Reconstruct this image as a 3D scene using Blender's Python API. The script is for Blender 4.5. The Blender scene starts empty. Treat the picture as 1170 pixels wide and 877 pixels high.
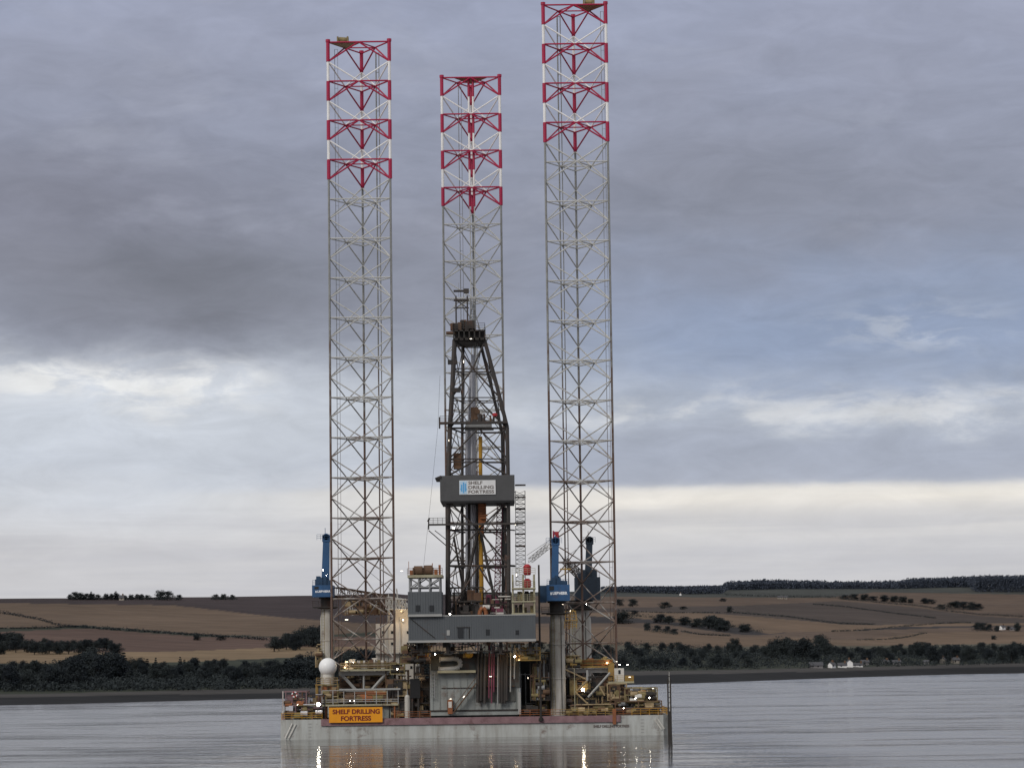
import bpy, math, random
from mathutils import Vector, Matrix, noise as mnoise
random.seed(7)
SC = bpy.context.scene
COL = SC.collection
PI = math.pi

# ------------------------------------------------------------------ camera
F = 3150.0                      # focal length in pixels of a 1170 px wide frame
CAM = Vector((0, -480, 13.6))
PITCH = 0.0988
ROLL = 0.0133
_r, _u, _f = Vector((1, 0, 0)), Vector((0, -math.sin(PITCH), math.cos(PITCH))), Vector((0, math.cos(PITCH), math.sin(PITCH)))
RV = _r*math.cos(ROLL) - _u*math.sin(ROLL)
UV = _u*math.cos(ROLL) + _r*math.sin(ROLL)
cam = bpy.data.cameras.new('camera')
cam.sensor_width = 36; cam.lens = F/1170*36; cam.clip_start = 1; cam.clip_end = 60000
co = bpy.data.objects.new('camera', cam); COL.objects.link(co)
M = Matrix((RV, UV, -_f)).transposed().to_4x4(); M.translation = CAM
co.matrix_world = M
SC.camera = co

def ray(u, v):
    return _f + RV*((u-585)/F) - UV*((v-438.5)/F)
def P(u, v, y):
    d = ray(u, v); t = (y-CAM.y)/d.y
    return CAM + d*t
def X(u, v, y): return P(u, v, y).x
def Z(u, v, y): return P(u, v, y).z
def S(y): return (480+y)/F      # metres per pixel at depth y

# ------------------------------------------------------------------ materials
def lin(c):
    return tuple(((x/12.92) if x <= .04045 else ((x+.055)/1.055)**2.4) for x in [k/255 for k in c])
def new_mat(name):
    m = bpy.data.materials.new(name); m.use_nodes = True
    return m, m.node_tree, m.node_tree.nodes['Principled BSDF']
def link(nt, a, b): nt.links.new(a, b)

def paint(name, col, col2=None, amt=.5, scale=.6, rough=.6, metal=0, rust=0, zr=None, stretch=None, grime=.25):
    """weathered paint: base colour mottled with a second colour, and rust patches"""
    m, nt, b = new_mat(name)
    g = nt.nodes.new('ShaderNodeNewGeometry')
    mp = nt.nodes.new('ShaderNodeMapping'); link(nt, g.outputs['Position'], mp.inputs[0])
    mp.inputs['Scale'].default_value = stretch or (1, 1, 1)
    n = nt.nodes.new('ShaderNodeTexNoise'); n.inputs['Scale'].default_value = scale; n.inputs['Detail'].default_value = 6
    n.inputs['Roughness'].default_value = .65
    link(nt, mp.outputs[0], n.inputs['Vector'])
    rp = nt.nodes.new('ShaderNodeValToRGB'); rp.color_ramp.elements[0].position = .38; rp.color_ramp.elements[1].position = .68
    link(nt, n.outputs['Fac'], rp.inputs[0])
    c2 = col2 or tuple(x*(1-grime) for x in col)
    mx = nt.nodes.new('ShaderNodeMix'); mx.data_type = 'RGBA'
    mul = nt.nodes.new('ShaderNodeMath'); mul.operation = 'MULTIPLY'; mul.inputs[1].default_value = amt
    link(nt, rp.outputs[0], mul.inputs[0]); link(nt, mul.outputs[0], mx.inputs[0])
    mx.inputs[6].default_value = (*col, 1); mx.inputs[7].default_value = (*c2, 1)
    out = mx.outputs[2]
    if rust:
        n2 = nt.nodes.new('ShaderNodeTexNoise'); n2.inputs['Scale'].default_value = .35; n2.inputs['Detail'].default_value = 8
        n2.inputs['Roughness'].default_value = .7
        link(nt, g.outputs['Position'], n2.inputs['Vector'])
        fac = n2.outputs['Fac']
        if zr:   # more rust below zr[0], none above zr[1]
            sp = nt.nodes.new('ShaderNodeSeparateXYZ'); link(nt, g.outputs['Position'], sp.inputs[0])
            mr = nt.nodes.new('ShaderNodeMapRange'); link(nt, sp.outputs[2], mr.inputs[0])
            mr.inputs[1].default_value = zr[1]; mr.inputs[2].default_value = zr[0]
            mr.inputs[3].default_value = -.26; mr.inputs[4].default_value = zr[2] if len(zr) > 2 else .16
            ad = nt.nodes.new('ShaderNodeMath'); link(nt, fac, ad.inputs[0]); link(nt, mr.outputs[0], ad.inputs[1])
            fac = ad.outputs[0]
        r2 = nt.nodes.new('ShaderNodeValToRGB'); r2.color_ramp.elements[0].position = .62-.25*rust; r2.color_ramp.elements[1].position = .78-.2*rust
        link(nt, fac, r2.inputs[0])
        m2 = nt.nodes.new('ShaderNodeMix'); m2.data_type = 'RGBA'
        m2.inputs[7].default_value = (.10, .047, .028, 1)
        ml = nt.nodes.new('ShaderNodeMath'); ml.operation = 'MULTIPLY'; ml.inputs[1].default_value = .85
        link(nt, r2.outputs[0], ml.inputs[0]); link(nt, ml.outputs[0], m2.inputs[0]); link(nt, out, m2.inputs[6])
        out = m2.outputs[2]
    link(nt, out, b.inputs['Base Color'])
    b.inputs['Roughness'].default_value = rough; b.inputs['Metallic'].default_value = metal
    b.inputs['Specular IOR Level'].default_value = .3
    return m
def glow(name, col, s):
    m, nt, b = new_mat(name)
    b.inputs['Base Color'].default_value = (.8, .8, .8, 1)
    b.inputs['Emission Color'].default_value = (*col, 1); b.inputs['Emission Strength'].default_value = s
    return m

MT = dict(
    hull=paint('hull_grey', (.45, .465, .45), (.27, .262, .235), .8, .7, .6, rust=.22, stretch=(1, 1, .16)),
    band=paint('fender_red', (.25, .155, .165), (.15, .085, .095), .85, .7, .7, rust=.25),
    tan=paint('tan_paint', (.37, .285, .165), (.20, .14, .08), .8, .9, .7, rust=.3),
    olive=paint('olive_paint', (.24, .195, .09), (.12, .095, .05), .8, .9, .7, rust=.3),
    deck=paint('deck_green', (.10, .085, .07), (.06, .05, .045), .8, .5, .8, rust=.3),
    red=paint('band_red', (.37, .014, .06), (.26, .02, .05), .6, .8, .5),
    white=paint('band_white', (.80, .79, .78), (.64, .62, .60), .6, .8, .5),
    chord=paint('chord_grey', (.26, .265, .26), (.15, .145, .14), .6, .8, .6, rust=.8, zr=(48, 92)),
    brace=paint('brace_grey', (.50, .50, .48), (.36, .35, .335), .6, .8, .6, rust=.7, zr=(34, 90, .10)),
    cream=paint('cream_paint', (.74, .69, .62), (.60, .55, .48), .6, .3, .6, rust=.12),
    off=paint('off_white', (.60, .58, .54), (.46, .44, .40), .6, .5, .6, rust=.2),
    ped=paint('pedestal_white', (.47, .45, .41), (.27, .24, .20), .8, .7, .6, rust=.22, stretch=(1, 1, .2)),
    grey=paint('wall_grey', (.105, .115, .125), (.085, .092, .10), .6, .6, .6, rust=.02, stretch=(1, 1, .3)),
    boxdark=paint('box_shade_grime', (.085, .088, .082), (.045, .043, .038), .8, .5, .7, rust=.35, stretch=(1, 1, .3)),  # grime plus painted shade, for the dark parts of the support box
    weed=paint('weed_line', (.16, .165, .14), (.09, .09, .07), .8, .8, .7, rust=.2),
    grey2=paint('box_grey', (.29, .31, .30), (.17, .175, .165), .8, .3, .6, rust=.25, stretch=(1, 1, .25)),
    trim=paint('trim_grey', (.34, .34, .33), None, .5),
    dgrey=paint('derrick_steel', (.040, .037, .036), (.06, .045, .038), .7, .5, .6, rust=.3),
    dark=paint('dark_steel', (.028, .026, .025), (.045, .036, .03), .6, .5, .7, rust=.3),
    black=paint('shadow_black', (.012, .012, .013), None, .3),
    steel=paint('light_steel', (.26, .265, .27), (.17, .17, .17), .6, .6, .45, rust=.25),
    lilac=paint('pipe_steel', (.52, .525, .56), (.40, .40, .43), .6, .5, .5),
    yellow=paint('yellow_paint', (.34, .22, .06), (.20, .11, .05), .7, .5, .6, rust=.3),
    brightyel=paint('bright_yellow', (.46, .25, .03), (.34, .16, .03), .6, .4, .5),
    palegreen=paint('pale_frame', (.36, .34, .235), (.22, .18, .115), .7, .6, .6, rust=.25),
    orange=paint('sign_orange', (.76, .31, .012), (.64, .24, .015), .5, .5, .5),
    orange2=paint('rust_orange', (.30, .105, .035), (.17, .07, .04), .7, .5, .6, rust=.3),
    brown=paint('machine_brown', (.13, .075, .045), (.07, .045, .03), .7, .6, .7, rust=.4),
    letter=paint('letter_maroon', (.17, .018, .014), None, .3),
    ink=paint('letter_grey', (.13, .11, .10), None, .3),
    inkd=paint('letter_dark', (.03, .03, .035), None, .3),
    signw=paint('sign_white', (.66, .66, .66), (.58, .58, .58), .5),
    signb=paint('sign_pale_blue', (.45, .60, .74), None, .3),
    logo=paint('logo_blue', (.10, .36, .66), None, .2),
    blue=paint('crane_blue', (.032, .095, .215), (.028, .068, .145), .6, .5, .45, rust=.05),
    blued=paint('crane_dark_blue', (.022, .055, .11), (.02, .045, .085), .6, .5, .5, rust=.05),
    slate=paint('crane_slate', (.035, .05, .07), (.03, .04, .055), .6, .5, .5),
    lett=paint('white_letter', (.80, .82, .86), None, .1),
    tankred=paint('tank_red', (.36, .028, .035), (.24, .025, .03), .6, .5, .45),
    magenta=paint('hose_magenta', (.16, .04, .07), (.10, .03, .045), .6, .5, .5),
    dome=paint('radome_white', (.80, .80, .80), (.74, .74, .73), .5, .4, .35),
    glass=paint('dark_glass', (.02, .022, .025), None, .2, rough=.15),
    lamp=glow('lamp_white', (1, .86, .66), 4.5),
    lampw=glow('lamp_warm', (1, .62, .26), 6),
    lampx=glow('lamp_bright', (1, .92, .78), 75),
)

# ------------------------------------------------------------------ mesh helpers
WL = {}
class MB:
    def __init__(s): s.v, s.f, s.m = [], [], []
    def add(s, vs, fs, m=0):
        b = len(s.v); s.v += [Vector(p) for p in vs]
        for f in fs: s.f.append([b+i for i in f]); s.m.append(m)
        return s
    def box(s, x0, x1, y0, y1, z0, z1, m=0):
        x0, x1 = sorted((x0, x1)); y0, y1 = sorted((y0, y1)); z0, z1 = sorted((z0, z1))
        vs = [(x, y, z) for z in (z0, z1) for y in (y0, y1) for x in (x0, x1)]
        return s.add(vs, [(0, 2, 3, 1), (4, 5, 7, 6), (0, 1, 5, 4), (2, 6, 7, 3), (0, 4, 6, 2), (1, 3, 7, 5)], m)
    def pbox(s, u0, v0, u1, v1, y0, y1, m=0):
        """box whose front face at depth y0 spans the given pixels"""
        um, vm = (u0+u1)/2, (v0+v1)/2
        return s.box(X(u0, vm, y0), X(u1, vm, y0), y0, y1, Z(um, v1, y0), Z(um, v0, y0), m)
    def tube(s, p, q, r, n=6, m=0, r2=None, cap=True):
        p, q = Vector(p), Vector(q); d = q-p
        if d.length < 1e-6: return s
        d.normalize(); a = d.orthogonal().normalized(); b = d.cross(a); r2 = r if r2 is None else r2
        vs = [p+(a*math.cos(2*PI*i/n)+b*math.sin(2*PI*i/n))*r for i in range(n)] + [q+(a*math.cos(2*PI*i/n)+b*math.sin(2*PI*i/n))*r2 for i in range(n)]
        fs = [(i, (i+1) % n, n+(i+1) % n, n+i) for i in range(n)]
        if cap: fs += [tuple(range(n-1, -1, -1)), tuple(range(n, 2*n))]
        return s.add(vs, fs, m)
    def path(s, pts, r, n=6, m=0):
        for a, b in zip(pts, pts[1:]): s.tube(a, b, r, n, m)
        return s
    def lathe(s, c, prof, n=24, m=0):
        c = Vector(c); vs = []; fs = []
        for (r, z) in prof:
            vs += [c+Vector((r*math.cos(2*PI*i/n), r*math.sin(2*PI*i/n), z)) for i in range(n)]
        for k in range(len(prof)-1):
            fs += [(k*n+i, k*n+(i+1) % n, (k+1)*n+(i+1) % n, (k+1)*n+i) for i in range(n)]
        fs += [tuple(range(n-1, -1, -1)), tuple(range((len(prof)-1)*n, len(prof)*n))]
        return s.add(vs, fs, m)
    def prism(s, pts, z0, z1, m=0):
        n = len(pts)
        vs = [(x, y, z0) for x, y in pts]+[(x, y, z1) for x, y in pts]
        return s.add(vs, [tuple(range(n-1, -1, -1)), tuple(range(n, 2*n))]+[(i, (i+1) % n, n+(i+1) % n, n+i) for i in range(n)], m)
    def rail(s, pts, h=1.1, r=.05, step=1.6, m=0, rows=3):
        pts = [Vector(p) for p in pts]
        for a, b in zip(pts, pts[1:]):
            L = (b-a).length; k = max(1, int(L/step))
            for i in range(k+1):
                p = a.lerp(b, i/k); s.tube(p, p+Vector((0, 0, h)), r, 4, m)
            for j in range(rows):
                o = Vector((0, 0, h*(j+1)/rows)); s.tube(a+o, b+o, r, 4, m)
        return s
    def build(s, name, mats, parent=None, smooth=False):
        off = WL.get(parent.name, Vector()) if parent else Vector()
        me = bpy.data.meshes.new(name)
        me.from_pydata([tuple(p-off) for p in s.v], [], s.f)
        if not isinstance(mats, (list, tuple)): mats = [mats]
        for k in mats: me.materials.append(MT[k] if isinstance(k, str) else k)
        me.polygons.foreach_set('material_index', s.m)
        if smooth: me.polygons.foreach_set('use_smooth', [True]*len(s.f))
        me.update()
        o = bpy.data.objects.new(name, me); COL.objects.link(o)
        if parent: o.parent = parent; WL[o.name] = off
        return o
def tag(o, label=None, cat=None, group=None, kind=None):
    if label: o['label'] = label
    if cat: o['category'] = cat
    if group: o['group'] = group
    if kind: o['kind'] = kind
    return o
def thing(name, label, cat, loc=(0, 0, 0), group=None):
    o = bpy.data.objects.new(name, None); COL.objects.link(o); o.location = loc; o.empty_display_size = .2
    WL[o.name] = Vector(loc)
    return tag(o, label, cat, group)
def copy_tree(o, parent=None):
    c = o.copy(); COL.objects.link(c); c.parent = parent
    for ch in o.children: copy_tree(ch, c)
    return c
def lattice(mb, p, q, w, h, n, r, m=0, up=Vector((0, 0, 1)), tri=False):
    """lattice boom / mast between p and q with a w x h cross-section"""
    p, q = Vector(p), Vector(q); d = (q-p).normalized()
    if abs(d.dot(up)) > .98: up = Vector((0, 1, 0))
    a = d.cross(up).normalized(); b = a.cross(d).normalized()
    cs = [a*w/2+b*h/2, -a*w/2+b*h/2, -a*w/2-b*h/2, a*w/2-b*h/2]
    for c in cs: mb.tube(p+c, q+c, r*1.4, 5, m)
    for i in range(n):
        s0, s1 = p.lerp(q, i/n), p.lerp(q, (i+1)/n)
        for k in range(4):
            c0, c1 = cs[k], cs[(k+1) % 4]
            if i % 2: c0, c1 = c1, c0
            mb.tube(s0+c0, s1+c1, r, 4, m); mb.tube(s0+cs[k], s0+cs[(k+1) % 4], r, 4, m)
    return mb
def lettering(txt, x0, x1, z0, z1, y, mat, parent, bold=.02, name='lettering'):
    """one line of flat letters facing the camera side (-y)"""
    cu = bpy.data.curves.new('lettering_curve', 'FONT'); cu.body = txt; cu.offset = bold; cu.fill_mode = 'FRONT'
    t = bpy.data.objects.new('lettering_curve', cu); COL.objects.link(t)
    dg = bpy.context.evaluated_depsgraph_get(); me = bpy.data.meshes.new_from_object(t.evaluated_get(dg))
    bpy.data.objects.remove(t)
    xs = [v.co.x for v in me.vertices]; ys = [v.co.y for v in me.vertices]
    off = WL.get(parent.name, Vector())
    for v in me.vertices:
        a = (v.co.x-min(xs))/(max(xs)-min(xs)); b = (v.co.y-min(ys))/(max(ys)-min(ys))
        v.co = Vector((x0+(x1-x0)*a, y, z0+(z1-z0)*b))-off
    me.materials.clear(); me.materials.append(MT[mat])
    o = bpy.data.objects.new(name, me); COL.objects.link(o); o.parent = parent; WL[o.name] = off
    return o
# ------------------------------------------------------------------ sky and light
SUN_EL, SUN_AZ = math.radians(32), math.radians(215)      # azimuth clockwise from +Y: behind the viewer's left shoulder
world = bpy.data.worlds.new('World'); SC.world = world; world.use_nodes = True
nt = world.node_tree; nt.nodes.clear()
wo = nt.nodes.new('ShaderNodeOutputWorld'); bg = nt.nodes.new('ShaderNodeBackground'); link(nt, bg.outputs[0], wo.inputs[0])
bg.inputs['Strength'].default_value = .1
sky = nt.nodes.new('ShaderNodeTexSky'); sky.sky_type = 'NISHITA'; sky.sun_disc = False
sky.sun_elevation = SUN_EL; sky.sun_rotation = SUN_AZ; sky.air_density = 1.5; sky.dust_density = 2
tc = nt.nodes.new('ShaderNodeTexCoord'); sp = nt.nodes.new('ShaderNodeSeparateXYZ'); link(nt, tc.outputs['Generated'], sp.inputs[0])
def N(op, a, b=None, c=None, clamp=False):
    n = nt.nodes.new('ShaderNodeMath'); n.operation = op; n.use_clamp = clamp
    for i, x in enumerate((a, b, c)):
        if x is None: continue
        if isinstance(x, (int, float)): n.inputs[i].default_value = x
        else: link(nt, x, n.inputs[i])
    return n.outputs[0]
DEG = 180/PI
az = N('MULTIPLY', N('ARCTAN2', sp.outputs[0], sp.outputs[1]), DEG)
el = N('MULTIPLY', N('ARCSINE', sp.outputs[2]), DEG)
def vec(sx, sy, ox=0, oy=0, oz=0):
    c = nt.nodes.new('ShaderNodeCombineXYZ')
    link(nt, N('MULTIPLY_ADD', az, sx, ox), c.inputs[0]); link(nt, N('MULTIPLY_ADD', el, sy, oy), c.inputs[1]); c.inputs[2].default_value = oz
    return c.outputs[0]
def fbm(sx, sy, ox=0, oy=0, oz=0, detail=6, rough=.55, dist=0):
    n = nt.nodes.new('ShaderNodeTexNoise'); n.inputs['Scale'].default_value = 1; n.inputs['Detail'].default_value = detail
    n.inputs['Roughness'].default_value = rough; n.inputs['Distortion'].default_value = dist
    link(nt, vec(sx, sy, ox, oy, oz), n.inputs['Vector']); return n.outputs['Fac']
def gauss(x, c, s):
    d = N('DIVIDE', N('SUBTRACT', x, c), s)
    return N('POWER', 2.718, N('MULTIPLY', N('MULTIPLY', d, d), -1))
def sstep(x, a, b):
    n = nt.nodes.new('ShaderNodeMapRange'); n.interpolation_type = 'SMOOTHSTEP'
    link(nt, x, n.inputs[0]); n.inputs[1].default_value = a; n.inputs[2].default_value = b
    return n.outputs[0]
def mixc(fac, a, b):
    n = nt.nodes.new('ShaderNodeMix'); n.data_type = 'RGBA'
    if isinstance(fac, (int, float)): n.inputs[0].default_value = fac
    else: link(nt, fac, n.inputs[0])
    for i, x in ((6, a), (7, b)):
        if isinstance(x, tuple): n.inputs[i].default_value = (*x, 1)
        else: link(nt, x, n.inputs[i])
    return n.outputs[2]
n_big = fbm(.11, .30, 3, 1, .5, 5, .5)
n_mid = fbm(.30, .85, 7, 2, 2.5, 7, .58, .3)
n_fin = fbm(.75, 2.2, 1, 5, 4.2, 6, .6, .4)
n_str = fbm(.10, 1.9, 4, 9, 6.1, 6, .55)                     # long flat streaks near the horizon
# cloud layers tilt a little towards the left
tilt = N('MULTIPLY', az, .012)
elw = N('ADD', N('ADD', el, tilt), N('ADD', N('MULTIPLY_ADD', n_mid, 1.7, -.85), N('MULTIPLY_ADD', n_fin, .55, -.275)))
rp = nt.nodes.new('ShaderNodeValToRGB'); link(nt, N('DIVIDE', N('ADD', elw, 0), 60), rp.inputs[0])
stops = [(0, (214, 212, 212)), (1.6, (202, 202, 206)), (3.0, (209, 209, 212)), (4.0, (178, 184, 197)), (5.0, (186, 192, 203)), (6.0, (168, 174, 188)),
         (7.0, (145, 150, 167)), (9, (143, 147, 164)), (11, (149, 154, 173)), (13.6, (157, 163, 185)), (20, (176, 180, 190)), (38, (228, 228, 228)), (60, (238, 238, 236))]
els = rp.color_ramp.elements
while len(els) < len(stops): els.new(.5)
for e, (p, c) in zip(els, stops): e.position = p/60; e.color = (*lin(c), 1)
c = rp.outputs[0]
# left of the frame below the dark deck is whiter, right of it bluer
lft = N('SUBTRACT', 1, sstep(az, -7.5, 3))
low = N('MULTIPLY', sstep(el, 2.2, 3.4), N('SUBTRACT', 1, sstep(elw, 5.0, 6.6)))
c = mixc(N('MULTIPLY', N('MULTIPLY', lft, low), N('MULTIPLY_ADD', n_big, .9, .25)), c, lin((212, 218, 228)))
rgt = sstep(az, -1, 4)
blue = N('MULTIPLY', N('MULTIPLY', rgt, gauss(elw, 6.8, 1.7)), .8)
c = mixc(blue, c, lin((144, 160, 190)))
# sharp-edged grey-blue bank over a bright band on the right
edge = N('ADD', N('ADD', el, N('MULTIPLY_ADD', n_fin, .14, -.07)), N('MULTIPLY_ADD', n_big, .5, -.25))
bank = N('MULTIPLY', N('MULTIPLY', sstep(edge, 3.33, 3.62), N('SUBTRACT', 1, sstep(elw, 4.3, 5.3))), sstep(az, -3.5, 1.5))
c = mixc(N('MULTIPLY', bank, .85), c, lin((164, 171, 188)))
under = N('MULTIPLY', N('MULTIPLY', sstep(edge, 2.1, 3.3), N('SUBTRACT', 1, sstep(edge, 3.33, 3.55))), sstep(az, -9, -1))
c = mixc(N('MULTIPLY', under, .85), c, lin((224, 221, 217)))
rim = N('MULTIPLY', gauss(edge, 3.14, .24), sstep(az, -1, 4))
c = mixc(N('MULTIPLY', rim, .85), c, lin((240, 235, 227)))
# bright gap under the dark cloud at the left, its edge torn
gapl = N('MULTIPLY', gauss(N('ADD', elw, N('MULTIPLY', az, .04)), 5.35, .42), N('MULTIPLY', sstep(az, -12.5, -9.5), N('SUBTRACT', 1, sstep(az, -6.2, -4.4))))
c = mixc(N('MULTIPLY', gapl, N('ADD', sstep(n_fin, .36, .60), .15), None, True), c, lin((234, 235, 236)))
# row of torn wisps right of the legs
wis = N('MULTIPLY', gauss(N('ADD', elw, N('MULTIPLY', n_fin, .4)), 5.45, .30), sstep(az, -1, 2.0))
c = mixc(N('MULTIPLY', wis, N('MULTIPLY', sstep(n_mid, .42, .62), .8), None, True), c, lin((216, 218, 222)))
w2 = N('MULTIPLY', N('MULTIPLY', gauss(az, 8.4, 1.7), gauss(elw, 6.9, .5)), sstep(n_fin, .45, .65))
c = mixc(N('MULTIPLY', w2, .6), c, lin((196, 202, 214)))
# heavy patches
dk = N('MULTIPLY', N('MULTIPLY', gauss(az, -6.8, 4.2), gauss(N('ADD', elw, N('MULTIPLY', az, .05)), 7.3, 1.25)), .85)
c = mixc(dk, c, lin((114, 116, 127)))
dk3 = N('MULTIPLY', N('MULTIPLY', gauss(az, -9.5, 4.5), gauss(el, 9.6, 1.3)), N('MULTIPLY_ADD', n_mid, 1.0, .1))
c = mixc(dk3, c, lin((120, 120, 134)))
dk4 = N('MULTIPLY', N('MULTIPLY', gauss(az, 4.6, 3.6), gauss(N('ADD', el, n_mid), 10.0, 1.2)), .6)
c = mixc(dk4, c, lin((129, 132, 146)))
dk2 = N('MULTIPLY', N('MULTIPLY', sstep(n_big, .45, .68), gauss(el, 9.6, 2.6)), .6)
c = mixc(dk2, c, lin((126, 128, 142)))
lt2 = N('MULTIPLY', N('MULTIPLY', sstep(n_mid, .52, .72), sstep(el, 7, 10)), .35)
c = mixc(lt2, c, lin((166, 170, 186)))
st = N('MULTIPLY', sstep(n_str, .42, .62), N('SUBTRACT', 1, sstep(el, 2.6, 3.6)))
c = mixc(N('MULTIPLY', st, .55), c, lin((190, 191, 198)))
# fine cloud texture and a faint colour drift
n_tex = fbm(1.5, 2.7, 2, 3, 8.3, 7, .62, .8)
n_t2 = fbm(.5, 1.5, 9, 4, 1.7, 6, .6, .6)
g_ = N('ADD', N('MULTIPLY_ADD', n_tex, .11, -.055), N('ADD', N('MULTIPLY_ADD', n_t2, .50, -.25), N('MULTIPLY_ADD', n_big, .36, -.18)))
g_ = N('MULTIPLY_ADD', g_, N('MULTIPLY_ADD', sstep(el, 1.5, 5), .65, .35), 1.02)
tx = nt.nodes.new('ShaderNodeVectorMath'); tx.operation = 'SCALE'; link(nt, c, tx.inputs[0]); link(nt, g_, tx.inputs['Scale'])
c = tx.outputs[0]
c = mixc(N('MULTIPLY', sstep(n_big, .42, .65), N('MULTIPLY', sstep(el, 5.5, 8), .12)), c, lin((142, 140, 150)))
# a real sky shows faintly behind the cloud deck; the cloud colours are scaled for a 0.1 background
sc10 = nt.nodes.new('ShaderNodeVectorMath'); sc10.operation = 'SCALE'; link(nt, c, sc10.inputs[0]); sc10.inputs['Scale'].default_value = 10
fin = mixc(.96, sky.outputs[0], sc10.outputs[0])
link(nt, fin, bg.inputs['Color'])

sl = bpy.data.lights.new('sun', 'SUN'); sl.energy = 1.5; sl.angle = math.radians(20); sl.color = (1, .95, .88)
so = bpy.data.objects.new('sun', sl); COL.objects.link(so)
sd = Vector((math.sin(SUN_AZ)*math.cos(SUN_EL), math.cos(SUN_AZ)*math.cos(SUN_EL), math.sin(SUN_EL)))
so.rotation_euler = sd.to_track_quat('Z', 'Y').to_euler()
SC.view_settings.view_transform = 'Standard'; SC.view_settings.look = 'None'; SC.view_settings.exposure = 0
# ------------------------------------------------------------------ water
def water_mat():
    m, nt, b = new_mat('water')
    g = nt.nodes.new('ShaderNodeNewGeometry')
    def nz(sx, sy, scale, detail, rough=.6, dist=0):
        mp = nt.nodes.new('ShaderNodeMapping'); mp.inputs['Scale'].default_value = (sx, sy, 1); link(nt, g.outputs['Position'], mp.inputs[0])
        n = nt.nodes.new('ShaderNodeTexNoise'); n.inputs['Scale'].default_value = scale; n.inputs['Detail'].default_value = detail
        n.inputs['Roughness'].default_value = rough; n.inputs['Distortion'].default_value = dist
        link(nt, mp.outputs[0], n.inputs['Vector']); return n.outputs['Fac']
    def mth(op, a, b_=None, c=None):
        n = nt.nodes.new('ShaderNodeMath'); n.operation = op
        for i, x in enumerate((a, b_, c)):
            if x is None: continue
            if isinstance(x, (int, float)): n.inputs[i].default_value = x
            else: link(nt, x, n.inputs[i])
        return n.outputs[0]
    def mr(x, a, b_, c=0, d=1):
        n = nt.nodes.new('ShaderNodeMapRange'); n.interpolation_type = 'SMOOTHSTEP'; link(nt, x, n.inputs[0])
        for i, k in enumerate((a, b_, c, d)): n.inputs[i+1].default_value = k
        return n.outputs[0]
    # calm water in the lee around the hull
    sp = nt.nodes.new('ShaderNodeSeparateXYZ'); link(nt, g.outputs['Position'], sp.inputs[0])
    wob = nz(.02, .008, 1, 4)
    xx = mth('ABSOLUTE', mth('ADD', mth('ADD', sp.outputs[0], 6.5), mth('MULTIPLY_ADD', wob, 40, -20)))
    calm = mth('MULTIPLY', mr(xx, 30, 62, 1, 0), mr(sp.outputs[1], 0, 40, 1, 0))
    streak = nz(.004, .022, 1, 5, .62, .4)       # long bands of ruffled and smooth water
    patch = nz(.012, .05, 1, 5, .62, .6)
    rip = nz(.10, .2, 1, 6, .7, .3)
    band = mth('MULTIPLY_ADD', streak, .6, mth('MULTIPLY', patch, .4))
    fine = nz(.04, .17, 1, 5, .65, .5)
    band = mth('MULTIPLY_ADD', band, .62, mth('MULTIPLY', fine, .38))
    ruffle = mr(band, .41, .57)
    rough = mth('MULTIPLY_ADD', ruffle, .20, .035)
    rough = mth('MULTIPLY', rough, mth('MULTIPLY_ADD', calm, -.68, 1))
    link(nt, rough, b.inputs['Roughness'])
    h1 = mth('MULTIPLY', rip, mth('MULTIPLY_ADD', calm, -.9, 1.0))
    chop = nz(.5, .9, 1, 3)
    swell = nz(.034, .075, 1, 6, .62, .6)
    h1 = mth('ADD', h1, mth('MULTIPLY', mth('MULTIPLY', swell, 5.0), mth('MULTIPLY_ADD', calm, -.85, 1)))
    hh = mth('ADD', mth('MULTIPLY', h1, .8), mth('MULTIPLY', mth('MULTIPLY', chop, .06), mth('MULTIPLY_ADD', calm, -.8, 1)))
    bp = nt.nodes.new('ShaderNodeBump'); bp.inputs['Strength'].default_value = 1; bp.inputs['Distance'].default_value = .35
    link(nt, hh, bp.inputs['Height']); link(nt, bp.outputs[0], b.inputs['Normal'])
    bc = nt.nodes.new('ShaderNodeMix'); bc.data_type = 'RGBA'; link(nt, calm, bc.inputs[0]); bc.inputs[6].default_value = (.185, .185, .19, 1); bc.inputs[7].default_value = (.022, .020, .019, 1)  # base darkened by the rig so the colour deepens its dark reflection
    link(nt, bc.outputs[2], b.inputs['Base Color']); b.inputs['IOR'].default_value = 1.33
    b.inputs['Specular IOR Level'].default_value = .5
    return m
MT['water'] = water_mat()
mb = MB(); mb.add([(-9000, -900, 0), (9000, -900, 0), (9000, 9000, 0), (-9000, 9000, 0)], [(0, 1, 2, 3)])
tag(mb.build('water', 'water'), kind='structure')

# ------------------------------------------------------------------ far shore: a hillside of stubble fields
HZ = lambda u: 750.6-(u-585)*ROLL              # horizon row for a column
PROF = {0: [(938, 805), (980, 794), (1020, 790), (1130, 774), (1260, 759), (1420, 745), (1720, 715), (2100, 687), (2500, 689)],
        350: [(1002, 797), (1045, 788), (1090, 784), (1210, 770), (1340, 756), (1520, 742), (1820, 712), (2200, 681), (2600, 684)],
        700: [(1316, 782), (1375, 772), (1430, 768), (1610, 757), (1820, 747), (2130, 733), (2720, 704), (3800, 676), (4400, 678)],
        1170: [(1709, 768.5), (1775, 759), (1830, 757), (2020, 751), (2240, 744), (2560, 733), (3200, 704), (4200, 671), (4800, 673)]}
UK = sorted(PROF)
def prof(u):
    uc = min(max(u, UK[0]), UK[-1])
    for a, b in zip(UK, UK[1:]):
        if uc <= b:
            t = (uc-a)/(b-a); t = t*t*(3-2*t)
            return [(d0*(1-t)+d1*t, (v0-HZ(a))*(1-t)+(v1-HZ(b))*t) for (d0, v0), (d1, v1) in zip(PROF[a], PROF[b])]
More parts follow.
